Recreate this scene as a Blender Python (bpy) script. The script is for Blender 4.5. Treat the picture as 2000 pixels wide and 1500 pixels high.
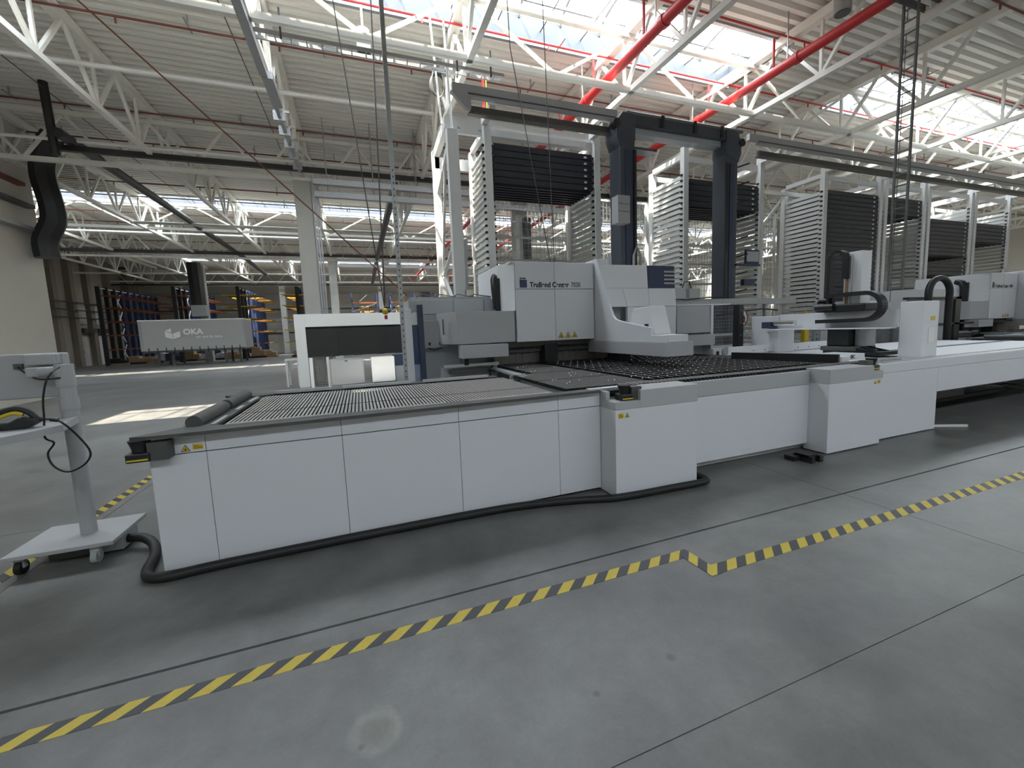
import bpy, math, random
from mathutils import Vector, Matrix
random.seed(7)
for o in list(bpy.data.objects): bpy.data.objects.remove(o, do_unlink=True)
S = bpy.context.scene
COL = S.collection

# ------------------------------------------------------------------ camera
F, PITCH, YAW, ROLL, PX, PY, H = 822.48, .1092, .3621, -.0375, 1017.99, 732.23, 1.6
cp, sp, cy, sy = math.cos(PITCH), math.sin(PITCH), math.cos(YAW), math.sin(YAW)
fwd = Vector((sy*cp, cy*cp, -sp)); ri = Vector((cy, -sy, 0)); u0 = ri.cross(fwd)
rgt = ri*math.cos(ROLL)+u0*math.sin(ROLL); upv = u0*math.cos(ROLL)-ri*math.sin(ROLL)
cam_d = bpy.data.cameras.new('camera'); cam = bpy.data.objects.new('camera', cam_d); COL.objects.link(cam)
cam.matrix_world = Matrix(((rgt.x, upv.x, -fwd.x, 0), (rgt.y, upv.y, -fwd.y, 0), (rgt.z, upv.z, -fwd.z, H), (0, 0, 0, 1)))
cam_d.sensor_width = 36; cam_d.lens = F/2000*36
cam_d.shift_x = (1000-PX)/2000; cam_d.shift_y = (PY-750)/2000
cam_d.clip_start = .05; cam_d.clip_end = 400
S.camera = cam

# ------------------------------------------------------------------ light
SKY = 9.0
w = bpy.data.worlds.new('sky'); S.world = w; w.use_nodes = True
bg = w.node_tree.nodes['Background']; bg.inputs[0].default_value = (.86, .93, 1.0, 1); bg.inputs[1].default_value = SKY
sun_d = bpy.data.lights.new('sun', 'SUN'); sun_d.energy = 13; sun_d.angle = .012; sun_d.color = (1, .9, .74)
sun = bpy.data.objects.new('sun', sun_d); COL.objects.link(sun)
sun.rotation_euler = Vector((.42, .31, -1)).to_track_quat('-Z', 'Y').to_euler(); sun.location = (0, 0, 30)
S.view_settings.view_transform = 'Standard'; S.view_settings.look = 'None'
S.view_settings.gamma = 1; S.view_settings.use_curve_mapping = False
S.view_settings.exposure = 1.05
ZB, ZT, ZR = 7.0, 8.25, 8.4           # truss bottom, truss top, underside of the roof deck
SKYL = [(-9.0, -7.0, -9.0, 44.0), (8.1, 10.0, -9.0, 10.6), (8.1, 10.0, 14.6, 44.0), (24.9, 26.9, -19.6, 44.0), (41.9, 43.8, -13.4, 44.0)]
for i, (y0, y1, x0, x1) in enumerate(SKYL):      # light portals in the rooflight openings: they only guide the sky's own light
    d = bpy.data.lights.new('skylight_portal', 'AREA'); d.shape = 'RECTANGLE'; d.size = x1-x0-.1; d.size_y = y1-y0-.1; d.cycles.is_portal = True
    o = bpy.data.objects.new('skylight_portal', d); COL.objects.link(o); o.location = ((x0+x1)/2, (y0+y1)/2, ZR+.1)

# ------------------------------------------------------------------ helpers
MATS = {}
def mat(name, col, rough=.5, metal=0., var=.06, scale=6., bump=0., col2=None, spec=.5):
    if name in MATS: return MATS[name]
    m = bpy.data.materials.new(name); m.use_nodes = True; N = m.node_tree.nodes; L = m.node_tree.links
    b = N['Principled BSDF']; b.inputs['Roughness'].default_value = rough; b.inputs['Metallic'].default_value = metal
    b.inputs['Specular IOR Level'].default_value = spec
    tc = N.new('ShaderNodeTexCoord'); nz = N.new('ShaderNodeTexNoise'); nz.inputs['Scale'].default_value = scale; nz.inputs['Detail'].default_value = 4
    L.new(tc.outputs['Object'], nz.inputs['Vector'])
    mx = N.new('ShaderNodeMix'); mx.data_type = 'RGBA'; L.new(nz.outputs['Fac'], mx.inputs['Factor'])
    a = tuple(c*(1-var) for c in col); c2 = col2 or tuple(min(1, c*(1+var)) for c in col)
    mx.inputs[6].default_value = (*a, 1); mx.inputs[7].default_value = (*c2, 1)
    L.new(mx.outputs[2], b.inputs['Base Color'])
    if bump:
        bp = N.new('ShaderNodeBump'); bp.inputs['Strength'].default_value = bump; bp.inputs['Distance'].default_value = .01
        L.new(nz.outputs['Fac'], bp.inputs['Height']); L.new(bp.outputs[0], b.inputs['Normal'])
    MATS[name] = m; return m
class MB:
    def __init__(s): s.v = []; s.f = []; s.sm = False
    def box(s, x0, x1, y0, y1, z0, z1):
        n = len(s.v); s.v += [(x, y, z) for x in (x0, x1) for y in (y0, y1) for z in (z0, z1)]
        s.f += [tuple(n+i for i in q) for q in ((0,1,3,2),(4,6,7,5),(0,4,5,1),(2,3,7,6),(0,2,6,4),(1,5,7,3))]; return s
    def bar(s, p, q, w, h=None, up=(0,0,1)):
        p, q = Vector(p), Vector(q); h = h or w; d = (q-p).normalized(); u = Vector(up)
        if abs(d.dot(u)) > .98: u = Vector((0,1,0))
        a = d.cross(u).normalized(); b = a.cross(d)
        n = len(s.v)
        for e in (p, q):
            for i, j in ((-1,-1),(1,-1),(1,1),(-1,1)): s.v.append(tuple(e+a*(w/2*i)+b*(h/2*j)))
        s.f += [(n,n+3,n+2,n+1),(n+4,n+5,n+6,n+7)]+[(n+i,n+(i+1)%4,n+4+(i+1)%4,n+4+i) for i in range(4)]; return s
    def tube(s, pts, r, n=8, closed=False):
        s.sm = True; pts = [Vector(p) for p in pts]; m = len(pts); u = None; base = len(s.v)
        for i, p in enumerate(pts):
            d = (pts[min(i+1, m-1)]-pts[max(i-1, 0)]).normalized()
            if u is None: u = d.orthogonal().normalized()
            else: u = (u-d*u.dot(d)).normalized()
            b = d.cross(u); rr = r[i] if isinstance(r, (list, tuple)) else r
            for k in range(n):
                t = 2*math.pi*k/n; s.v.append(tuple(p+u*math.cos(t)*rr+b*math.sin(t)*rr))
        for i in range(m-1):
            for k in range(n):
                a = base+i*n+k; c = base+i*n+(k+1)%n; s.f.append((a, c, c+n, a+n))
        s.f.append(tuple(base+k for k in reversed(range(n)))); s.f.append(tuple(base+(m-1)*n+k for k in range(n))); return s
    def cyl(s, p, q, r, n=16): return s.tube([p, q], r, n)
    def prism(s, poly, ax, a0, a1):
        # ax 'x': poly=(y,z); 'y': poly=(x,z); 'z': poly=(x,y)
        def pt(a, c): return (a, c[0], c[1]) if ax == 'x' else ((c[0], a, c[1]) if ax == 'y' else (c[0], c[1], a))
        n = len(s.v); k = len(poly); s.v += [pt(a0, c) for c in poly]+[pt(a1, c) for c in poly]
        s.f += [tuple(n+i for i in range(k)), tuple(n+k+i for i in reversed(range(k)))]
        s.f += [(n+i, n+k+i, n+k+(i+1) % k, n+(i+1) % k) for i in range(k)]; return s
    def sphere(s, c, r, nu=10, nv=6, sz=1.):
        s.sm = True; n = len(s.v)
        for j in range(nv+1):
            t = math.pi*j/nv
            for i in range(nu): s.v.append((c[0]+r*math.sin(t)*math.cos(2*math.pi*i/nu), c[1]+r*math.sin(t)*math.sin(2*math.pi*i/nu), c[2]+r*sz*math.cos(t)))
        for j in range(nv):
            for i in range(nu):
                a = n+j*nu+i; b = n+j*nu+(i+1) % nu; s.f.append((a, a+nu, b+nu, b))
        return s
    def build(s, name, m, parent=None, bev=0.):
        og = ORG.get(parent, Vector((0,0,0))) if parent else Vector((0,0,0))
        me = bpy.data.meshes.new(name); me.from_pydata([(Vector(p)-og)[:] for p in s.v], [], s.f)
        o = bpy.data.objects.new(name, me); COL.objects.link(o)
        if m: me.materials.append(m)
        fix_normals(me)
        if s.sm:
            me.polygons.foreach_set('use_smooth', [True]*len(me.polygons)); me.set_sharp_from_angle(angle=.7)
        if parent: o.parent = parent
        ORG[o] = og
        if bev:
            b = o.modifiers.new('bevel', 'BEVEL'); b.width = bev; b.segments = 2; b.limit_method = 'ANGLE'
        return o
import bmesh
def fix_normals(me):
    bm = bmesh.new(); bm.from_mesh(me); bmesh.ops.recalc_face_normals(bm, faces=bm.faces); bm.to_mesh(me); bm.free()
ORG = {}
def tag(o, label=None, cat=None, group=None, kind=None):
    if label: o['label'] = label
    if cat: o['category'] = cat
    if group: o['group'] = group
    if kind: o['kind'] = kind
    return o
def thing(name, loc, label, cat, group=None):
    o = bpy.data.objects.new(name, None); COL.objects.link(o); o.location = loc; o.empty_display_size = .1
    ORG[o] = Vector(loc); return tag(o, label, cat, group)
def struct(o): o['kind'] = 'structure'; return o
def dup(root, off, label=None, par=None):
    c = root.copy(); COL.objects.link(c)
    if par is None: c.location = root.location+Vector(off)
    else: c.parent = par
    if label: c['label'] = label
    for ch in root.children: dup(ch, off, None, c)
    return c
def row(parent, first, offs, group_name=None):
    # copies of one part inside its own thing, sharing the mesh
    for d in offs:
        c = first.copy(); COL.objects.link(c); c.location = first.location+Vector(d); c.parent = parent
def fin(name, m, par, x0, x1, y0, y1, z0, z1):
    # slat with a light grey top and dark flanks
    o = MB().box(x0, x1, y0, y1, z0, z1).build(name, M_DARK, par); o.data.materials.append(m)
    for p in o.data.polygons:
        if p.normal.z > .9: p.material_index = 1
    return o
def B(name, m, par, x0, x1, y0, y1, z0, z1, bev=0.): return MB().box(x0, x1, y0, y1, z0, z1).build(name, m, par, bev)
def text(name, body, size, m, par, origin, xdir, udir, bold=0., align='LEFT', sx=1.):
    cu = bpy.data.curves.new(name, 'FONT'); cu.body = body; cu.size = size; cu.extrude = .002; cu.offset = bold; cu.align_x = align
    t = bpy.data.objects.new(name, cu); COL.objects.link(t)
    dg = bpy.context.evaluated_depsgraph_get(); me = bpy.data.meshes.new_from_object(t.evaluated_get(dg))
    bpy.data.objects.remove(t, do_unlink=True)
    x = Vector(xdir).normalized(); u = Vector(udir).normalized(); nrm = x.cross(u); og = ORG.get(par, Vector((0,0,0)))
    for v in me.vertices: v.co = Vector(origin)+x*v.co.x*sx+u*v.co.y+nrm*v.co.z-og
    me.materials.clear(); me.materials.append(m); me.name = name
    o = bpy.data.objects.new(name, me); COL.objects.link(o); o.parent = par; ORG[o] = og; return o
def smooth(pts, n=6):
    out = []; P_ = [Vector(p) for p in pts]
    for i in range(len(P_)-1):
        p0, p1, p2, p3 = P_[max(i-1, 0)], P_[i], P_[i+1], P_[min(i+2, len(P_)-1)]
        for k in range(n):
            t = k/n; out.append(.5*((2*p1)+(p2-p0)*t+(2*p0-5*p1+4*p2-p3)*t*t+(3*p1-p0-3*p2+p3)*t**3))
    return out+[P_[-1]]
ORD = ['first','second','third','fourth','fifth','sixth','seventh','eighth','ninth','tenth','eleventh','twelfth','thirteenth','fourteenth','fifteenth','sixteenth','seventeenth','eighteenth','nineteenth','twentieth']

M_PANEL = mat('panel_light_grey', (.70, .71, .74), .45, 0, .02, 1.5)
M_PANEL2 = mat('panel_white', (.74, .75, .77), .45, 0, .02, 1.5)
M_GREY = mat('fascia_grey', (.44, .445, .455), .5, 0, .03, 1.5)
M_CAB = mat('cabinet_blue_grey', (.44, .455, .475), .5, 0, .03, 1.5)
M_DARK = mat('dark_plastic', (.012, .012, .013), .45, 0, .15, 8)
M_BLACK = mat('black_metal', (.018, .018, .02), .4, .0, .15, 8)
M_TRIM = mat('dark_trim', (.09, .09, .088), .5, .2, .2, 10)
M_SLAT = mat('slat_grey', (.40, .39, .37), .45, .1, .1, 20)
M_ALU = mat('aluminium', (.62, .63, .65), .35, .7, .06, 12)
M_GALV = mat('galvanised_steel', (.42, .43, .44), .45, .6, .15, 14)
M_STEEL = mat('tool_steel', (.17, .16, .145), .5, .4, .2, 10)
M_NAVY = mat('navy_paint', (.035, .05, .10), .4, 0, .1, 4)
M_CRANE = mat('anthracite_blue_paint', (.06, .07, .09), .38, 0, .12, 3)
M_BLUE = mat('logo_blue', (.03, .05, .14), .5, 0, .03, 4)
M_WHITE = mat('white_paint', (.82, .82, .79), .45, 0, .03, 3)
M_TOWER = mat('tower_white', (.66, .66, .64), .45, 0, .03, 3)
M_TRUSS = mat('truss_cream', (.80, .78, .71), .5, 0, .04, 2)
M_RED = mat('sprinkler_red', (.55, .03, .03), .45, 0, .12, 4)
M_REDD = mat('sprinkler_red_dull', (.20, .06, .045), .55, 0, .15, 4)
M_DECK = mat('roof_deck', (.83, .81, .75), .5, .0, .03, .6)
M_YEL = mat('sign_yellow', (.72, .50, .03), .5, 0, .05, 20)
M_BLK = mat('print_black', (.02, .02, .02), .6, 0, .05, 20)
M_ORANGE = mat('rack_orange', (.26, .085, .03), .5, 0, .12, 3)
M_YELP = mat('yellow_paint', (.68, .50, .03), .5, 0, .1, 4)
M_RACKB = mat('rack_blue', (.02, .035, .10), .5, 0, .15, 3)
M_CARD = mat('cardboard', (.36, .24, .13), .8, 0, .15, 5)
M_TRAY = mat('tray_anthracite', (.035, .038, .046), .42, .3, .15, 3)
M_CONC = mat('concrete_column', (.46, .455, .42), .85, 0, .08, 3, .1)
M_WALLN = mat('wall_beige', (.56, .53, .46), .8, 0, .05, 1.2)
M_WALLB = mat('wall_back_panel', (.55, .53, .47), .7, 0, .06, .6)
M_WALLL = mat('wall_left_brown', (.33, .30, .25), .8, 0, .08, .6)
M_DOOR = mat('door_white', (.62, .60, .55), .6, 0, .04, 2)
M_RUB = mat('rubber_black', (.010, .010, .010), .55, 0, .2, 20)
M_TARP = mat('trailer_tarp', (.40, .40, .385), .6, 0, .04, 1)
M_STAND = mat('stand_grey', (.40, .405, .41), .5, 0, .04, 4)
M_CHROME = mat('chrome', (.8, .8, .8), .15, 1, .02, 8)
M_CURB = mat('rooflight_curb', (.055, .063, .075), .5, 0, .03, 2)
M_WOOD = mat('pallet_wood', (.35, .25, .15), .8, 0, .2, 6)
M_FOIL = mat('plastic_foil', (.55, .57, .6), .3, 0, .2, 5)
def glass_mat():
    m = bpy.data.materials.new('rooflight_pane'); m.use_nodes = True; N = m.node_tree.nodes; L = m.node_tree.links
    for n in list(N): N.remove(n)
    o = N.new('ShaderNodeOutputMaterial'); t = N.new('ShaderNodeBsdfTransparent'); t.inputs[0].default_value = (.9, .93, .95, 1)
    g = N.new('ShaderNodeBsdfGlossy'); g.inputs['Roughness'].default_value = .1; mx = N.new('ShaderNodeMixShader'); mx.inputs[0].default_value = .04
    nz = N.new('ShaderNodeTexNoise'); nz.inputs['Scale'].default_value = 2; L.new(nz.outputs['Fac'], g.inputs['Color'])
    L.new(t.outputs[0], mx.inputs[1]); L.new(g.outputs[0], mx.inputs[2]); L.new(mx.outputs[0], o.inputs[0]); return m
M_GLASS = glass_mat()
def tape_mat(op='SUBTRACT'):
    m = bpy.data.materials.new('hazard_tape'); m.use_nodes = True; N = m.node_tree.nodes; L = m.node_tree.links; b = N['Principled BSDF']; b.inputs['Roughness'].default_value = .5
    g = N.new('ShaderNodeTexCoord'); s = N.new('ShaderNodeSeparateXYZ'); L.new(g.outputs['Object'], s.inputs[0])
    a = N.new('ShaderNodeMath'); a.operation = op; L.new(s.outputs[0], a.inputs[0]); L.new(s.outputs[1], a.inputs[1])
    d = N.new('ShaderNodeMath'); d.operation = 'MULTIPLY'; d.inputs[1].default_value = 1/.167; L.new(a.outputs[0], d.inputs[0])
    fr = N.new('ShaderNodeMath'); fr.operation = 'FRACT'; L.new(d.outputs[0], fr.inputs[0])
    gt = N.new('ShaderNodeMath'); gt.operation = 'GREATER_THAN'; gt.inputs[1].default_value = .5; L.new(fr.outputs[0], gt.inputs[0])
    nz = N.new('ShaderNodeTexNoise'); nz.inputs['Scale'].default_value = 30; nz.inputs['Detail'].default_value = 5; L.new(g.outputs['Object'], nz.inputs['Vector'])
    mx = N.new('ShaderNodeMix'); mx.data_type = 'RGBA'; L.new(gt.outputs[0], mx.inputs['Factor']); mx.inputs[6].default_value = (.62, .47, .04, 1); mx.inputs[7].default_value = (.045, .045, .05, 1)
    m2 = N.new('ShaderNodeMix'); m2.data_type = 'RGBA'; m2.blend_type = 'MULTIPLY'; m2.inputs['Factor'].default_value = .35; L.new(mx.outputs[2], m2.inputs[6]); L.new(nz.outputs['Color'], m2.inputs[7])
    L.new(m2.outputs[2], b.inputs['Base Color']); return m
M_TAPE = tape_mat(); M_TAPE2 = tape_mat('ADD')
SPILL = (-0.053, 1.678); SPOTS = (((1.286, 1.508), .03), ((0.854, 1.472), .02), ((-0.112, 1.622), .02))
def floor_mat():
    m = bpy.data.materials.new('floor_concrete'); m.use_nodes = True; N = m.node_tree.nodes; L = m.node_tree.links; b = N['Principled BSDF']
    g = N.new('ShaderNodeNewGeometry')
    def noise(sc, det, dist=0., ro=.5):
        n = N.new('ShaderNodeTexNoise'); n.inputs['Scale'].default_value = sc; n.inputs['Detail'].default_value = det; n.inputs['Distortion'].default_value = dist; n.inputs['Roughness'].default_value = ro
        L.new(g.outputs['Position'], n.inputs['Vector']); return n
    def ramp(n, p0, p1, c0, c1):
        r = N.new('ShaderNodeValToRGB'); r.color_ramp.elements[0].position = p0; r.color_ramp.elements[1].position = p1
        r.color_ramp.elements[0].color = (*c0, 1); r.color_ramp.elements[1].color = (*c1, 1); L.new(n.outputs['Fac'], r.inputs[0]); return r
    def mul(a, bb, f):
        x = N.new('ShaderNodeMix'); x.data_type = 'RGBA'; x.blend_type = 'MULTIPLY'; x.inputs['Factor'].default_value = f; L.new(a, x.inputs[6]); L.new(bb, x.inputs[7]); return x.outputs[2]
    n1 = noise(.7, 6, .2, .6); r1 = ramp(n1, .3, .72, (.14, .138, .133), (.25, .248, .24))
    n2 = noise(2.6, 7, .15, .7); r2 = ramp(n2, .35, .7, (.62, .62, .61), (1, 1, 1))
    n3 = noise(55, 4, 0, .7); r3 = ramp(n3, .3, .7, (.8, .8, .8), (1, 1, 1))
    n4 = noise(1.7, 6, .3, .65); r4 = ramp(n4, .62, .78, (1, 1, 1), (1.25, 1.24, 1.2))
    c = mul(mul(mul(r1.outputs[0], r2.outputs[0], .9), r3.outputs[0], .6), r4.outputs[0], .5)
    # dried spill ring and two oil spots with outlines of their own
    def spot(c, x, y, r0, r1, col, wob):
        sub = N.new('ShaderNodeVectorMath'); sub.operation = 'SUBTRACT'; L.new(g.outputs['Position'], sub.inputs[0]); sub.inputs[1].default_value = (x, y, 0)
        ln = N.new('ShaderNodeVectorMath'); ln.operation = 'LENGTH'; L.new(sub.outputs[0], ln.inputs[0])
        nz = noise(9, 4); ad = N.new('ShaderNodeMath'); ad.operation = 'MULTIPLY_ADD'; L.new(nz.outputs['Fac'], ad.inputs[0]); ad.inputs[1].default_value = wob; L.new(ln.outputs['Value'], ad.inputs[2])
        mr = N.new('ShaderNodeMapRange'); L.new(ad.outputs[0], mr.inputs[0]); mr.inputs[1].default_value = r0; mr.inputs[2].default_value = r1; mr.inputs[3].default_value = 1; mr.inputs[4].default_value = 0
        x_ = N.new('ShaderNodeMix'); x_.data_type = 'RGBA'; x_.blend_type = 'MULTIPLY'; L.new(mr.outputs[0], x_.inputs['Factor']); L.new(c, x_.inputs[6]); x_.inputs[7].default_value = (*col, 1); return x_.outputs[2]
    c = spot(c, *SPILL, .13, .16, (1.35, 1.34, 1.28), .08); c = spot(c, *SPILL, .08, .12, (.80, .79, .74), .08)
    for p, r in SPOTS: c = spot(c, *p, r*.7, r*1.5, (.62, .6, .56), .02)
    L.new(c, b.inputs['Base Color'])
    rr = N.new('ShaderNodeMapRange'); L.new(n2.outputs['Fac'], rr.inputs[0]); rr.inputs[3].default_value = .30; rr.inputs[4].default_value = .50; L.new(rr.outputs[0], b.inputs['Roughness'])
    bp = N.new('ShaderNodeBump'); bp.inputs['Strength'].default_value = .06; bp.inputs['Distance'].default_value = .004; L.new(n3.outputs['Fac'], bp.inputs['Height']); L.new(bp.outputs[0], b.inputs['Normal'])
    return m
M_FLOOR = floor_mat()
M_JOINT = mat('floor_joint', (.07, .065, .055), .9, 0, .2, 10)

# ================================================================== SETTING
XL, XN, XR, YN, YB, YE = -19.6, -9.1, 44.0, -16.0, 52.0, 18.0
fl = struct(MB().box(XL, XR, YN, YB, -.3, -.014).build('floor', M_JOINT))
gx = [XL, -15.0, -8.7, -2.33, 4.0, 10.3, 16.6, 22.9, 29.2, 35.5, XR]
gy = [YN, -10, -4.4, 1.18, 2.42, 4.83, 10.9, 17.0, 23.0, 29.0, 35.0, 41.0, YB]
for i in range(len(gx)-1):
    for j in range(len(gy)-1):
        a, b, c, d = gx[i], gx[i+1], gy[j], gy[j+1]
        if b <= XN+.5 and d <= YE-1.1: continue
        g = .003; gt = .010 if abs(d-2.42) < .01 else .0022; gb = .010 if abs(c-2.42) < .01 else .0022
        B('slab', M_FLOOR, fl, a+g, b-g, c+gb, d-gt, -.014, 0)
# walls
wn = struct(B('wall_left_near', M_WALLN, None, XN-.3, XN, YN, YE, 0, ZR+.1))
struct(B('wall_left', M_WALLL, None, XL-.3, XL, YE, YB, 0, ZR+.1))
struct(B('wall_left_return', M_WALLN, None, XL, XN-.3, YE-.3, YE, 0, ZR+.1))
wr = struct(B('wall_right', M_WALLN, None, XR, XR+.3, YN, YB, 0, ZR+.1))
struct(B('wall_front', M_WALLN, None, XN, XR, YN-.3, YN, 0, ZR+.1))
wb = struct(B('wall_back', M_WALLB, None, XL, XR, YB, YB+.3, 0, ZR+.1))
for k in range(11):                                    # sandwich panels of the far wall
    B('wall_panel', M_WALLB, wb, XL+k*5.75, XL+k*5.75+5.72, YB-.05, YB, .6, 2.9); B('wall_panel', M_WALLB, wb, XL+k*5.75, XL+k*5.75+5.72, YB-.05, YB, 2.95, 5.3); B('wall_panel', M_WALLB, wb, XL+k*5.75, XL+k*5.75+5.72, YB-.05, YB, 5.35, 7.6)
for i, z in enumerate((2.05, 3.3, 4.55, 6.2)): struct(B(f'trim_{i+1}', M_GALV if i % 2 else M_TRIM, None, XL+.1, XR-.1, YB-.22, YB-.06, z, z+.14))
# pilasters, doors and pipes of the left wall
for i, y in enumerate((38.6, 40.6, 42.7, 45.6, 48.5)): struct(B(f'trim_{i+10}', mat('pilaster_brown', (.25, .215, .165), .8), None, XL, XL+.35, y, y+.5, 0, ZR))
for i, (y, z) in enumerate(((41.5, 3.1), (43.35, 3.1), (46.4, 3.1))):
    d = struct(B(f'door_{i+1}', M_DOOR, None, XL, XL+.08, y, y+1.15 if i else y+.8, 0, 2.3)); B('handle', M_TRIM, d, XL+.08, XL+.13, y+.1, y+.14, 1.0, 1.15); B('door_hood', M_TRIM, d, XL, XL+.45, y-.15, y+1.4, 2.5, 2.85)
    B('upper_light', M_DOOR, d, XL, XL+.07, y, y+1.1, 3.2, 4.6)
for i, z in enumerate((3.6, 4.15, 4.7)): tag(MB().tube([(XL+.5, 34, z), (XL+.5, 48.5, z)], .05, 6).build('wall_pipe', M_TRIM), f'dark service pipe along the brown left wall, {ORD[i]} from below', 'pipe', 'service pipes on the left wall')

# roof deck: trapezoidal sheets, ribs run along X, one sheet per truss bay and roof segment
TX = [-5.2+3.833*k for k in range(-3, 13)]
ce = struct(B('ceiling', M_DECK, None, XL-.3, XL-.2, YN, YN+.1, ZR+.2, ZR+.3))
def deck(x0, x1, y0, y1):
    n = max(1, round((y1-y0)/.25)); p = (y1-y0)/n; pr = []
    for k in range(n):
        y = y0+k*p; pr += [(y, ZR+.15), (y+p*.38, ZR+.15), (y+p*.47, ZR), (y+p*.91, ZR)]
    pr.append((y1, ZR+.15)); m = MB(); k = len(pr)
    m.v = [(x, a, z) for x in (x0, x1) for a, z in pr]+[(x, a, ZR+.2) for x in (x0, x1) for a in (y0, y1)]
    m.f = [(i, i+1, k+i+1, k+i) for i in range(k-1)]+[(2*k, 2*k+1, 2*k+3, 2*k+2)]
    m.build('deck_sheet', M_DECK, ce)
bx = [XL-.3]+TX+[XR+.3]
segs = [(YN-.3, -9.0), (-7.0, 8.1), (10.0, 24.9), (26.9, 41.9), (43.8, YB+.3)]
for i in range(len(bx)-1):
    for a, b in segs:
        if bx[i+1] <= XN and b < YE: continue
        deck(bx[i], bx[i+1], a, b)
deck(XL-.3, XN-.3, -9.0, -7.0); deck(XL-.3, XN-.3, YN, 24.9); deck(10.6, 14.6, 8.1, 10.0); deck(XL-.3, -13.4, 41.9, 43.8)
# rooflights
def skylight(idx, y0, y1, x0, x1):
    wd = struct(MB().box(x0, x1, y0-.06, y0, ZR, ZR+.55).build(f'window_{idx}', M_CURB))
    B('curb', M_CURB, wd, x0, x1, y1, y1+.06, ZR, ZR+.55); B('curb', M_CURB, wd, x0-.06, x0, y0, y1, ZR, ZR+.55); B('curb', M_CURB, wd, x1, x1+.06, y0, y1, ZR, ZR+.55)
    B('edge_trim', M_GALV, wd, x0, x1, y1, y1+.09, ZR-.05, ZR); B('edge_trim', M_GALV, wd, x0, x1, y0-.09, y0, ZR-.05, ZR)
    n = round((x1-x0)/1.06); p = (x1-x0)/n; yc, hw, K = (y0+y1)/2, (y1-y0)/2, 8
    arc = [(yc+hw*math.cos(math.pi*(1-k/K)), ZR+.52+.34*math.sin(math.pi*k/K)) for k in range(K+1)]
    m = MB(); m.v = [(x, a, z) for x in (0, p) for a, z in arc]; m.f = [(k, k+1, K+2+k, K+1+k) for k in range(K)]
    m.v = [(v[0]+x0, v[1], v[2]) for v in m.v]; pane = m.build('pane', M_GLASS, wd)
    row(wd, pane, [(p*k, 0, 0) for k in range(1, n)])
    br = MB().tube([(x0+p, a, z-.02) for a, z in arc], .03, 5).build('glazing_bar', M_TRIM, wd)
    row(wd, br, [(p*k, 0, 0) for k in range(1, n-1)])
    rp = MB().tube([(x0+p*.5, y0, ZR+.30), (x0+p*.5, y1, ZR+.30)], .016, 4).build('safety_wire', M_TRIM, wd)
    row(wd, rp, [(p*k, 0, 0) for k in range(1, n)])
    B('spindle', M_GALV, wd, x0, x1, yc+.28, yc+.33, ZR+.40, ZR+.46)
for i, s in enumerate(SKYL): skylight(i+1, *s)

# roof trusses along Y
def truss(x, y0, y1, split, label):
    t = thing('roof_truss', (x, y0, ZB), label, 'truss', 'roof trusses')
    B('bottom_chord', M_TRUSS, t, x-.06, x+.06, y0, y1, ZB-.06, ZB+.06); B('top_chord', M_TRUSS, t, x-.10, x+.10, y0, y1, ZT-.08, ZT+.12)
    n = round((y1-y0)/1.95); p = (y1-y0)/n; wb = MB()
    if split:
        y = y0+p*.5
        a = MB().bar((x, y, ZB), (x, y, ZT), .06).build('web_post', M_TRUSS, t); b = MB().bar((x, y, ZB), (x, y-p*.5, ZT), .07).build('web_diagonal', M_TRUSS, t); c = MB().bar((x, y, ZB), (x, y+p*.5, ZT), .07).build('web_diagonal', M_TRUSS, t)
        for o in (a, b, c): row(t, o, [(0, p*k, 0) for k in range(1, n)])
    else:
        for k in range(n):
            y = y0+p*(k+.5); wb.bar((x, y, ZB), (x, y, ZT), .06); wb.bar((x, y, ZB), (x, y-p*.5, ZT), .07); wb.bar((x, y, ZB), (x, y+p*.5, ZT), .07)
        wb.build('web', M_TRUSS, t)
    return t
protos = {}
for i, x in enumerate(TX):
    for nm, y0, y1, sp_ in (('near', .0, 16., True), ('middle', 16., 32., True), ('far', 32., 48., False)):
        if nm == 'near' and x <= XN+.2: continue
        lab = f'cream lattice roof truss, {ORD[i]} from the left, {nm} span'
        if nm not in protos: protos[nm] = truss(x, y0, y1, sp_, lab); px0 = protos[nm].location.x
        else: dup(protos[nm], (x-protos[nm].location.x, 0, 0), lab)
# lattice girders along X on the column rows and a bracing lattice under the near rooflight
def girder(y, x0, x1, z0, z1, label, p=1.917, wd=.07, split=True):
    t = thing('lattice_girder', (x0, y, z0), label, 'girder', 'lattice girders along the hall')
    B('bottom_chord', M_TRUSS, t, x0, x1, y-.06, y+.06, z0-.06, z0+.06); B('top_chord', M_TRUSS, t, x0, x1, y-.06, y+.06, z1-.06, z1+.06)
    n = round((x1-x0)/p/2)*2; p = (x1-x0)/n
    a = MB().bar((x0, y, z1), (x0+p/2, y, z0), wd).build('web_diagonal', M_TRUSS, t); b = MB().bar((x0+p/2, y, z0), (x0+p, y, z1), wd).build('web_diagonal', M_TRUSS, t)
    for o in (a, b): row(t, o, [(p*k, 0, 0) for k in range(1, n)])
girder(16.0, XN, 40, 6.72, 8.0, 'cream lattice girder over the nearest column row'); girder(32.0, XL, 30, 6.72, 8.0, 'cream lattice girder over the second column row'); girder(47.9, XL, 30, 6.72, 8.0, 'cream lattice girder in front of the far wall')
girder(8.75, -5.2, 40.8, 7.0, 8.15, 'cream bracing lattice crossing under the near rooflight', 3.833, .06)
girder(25.5, XL, 30, 7.0, 8.15, 'cream bracing lattice crossing under the middle rooflight', 3.833, .06)
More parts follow.
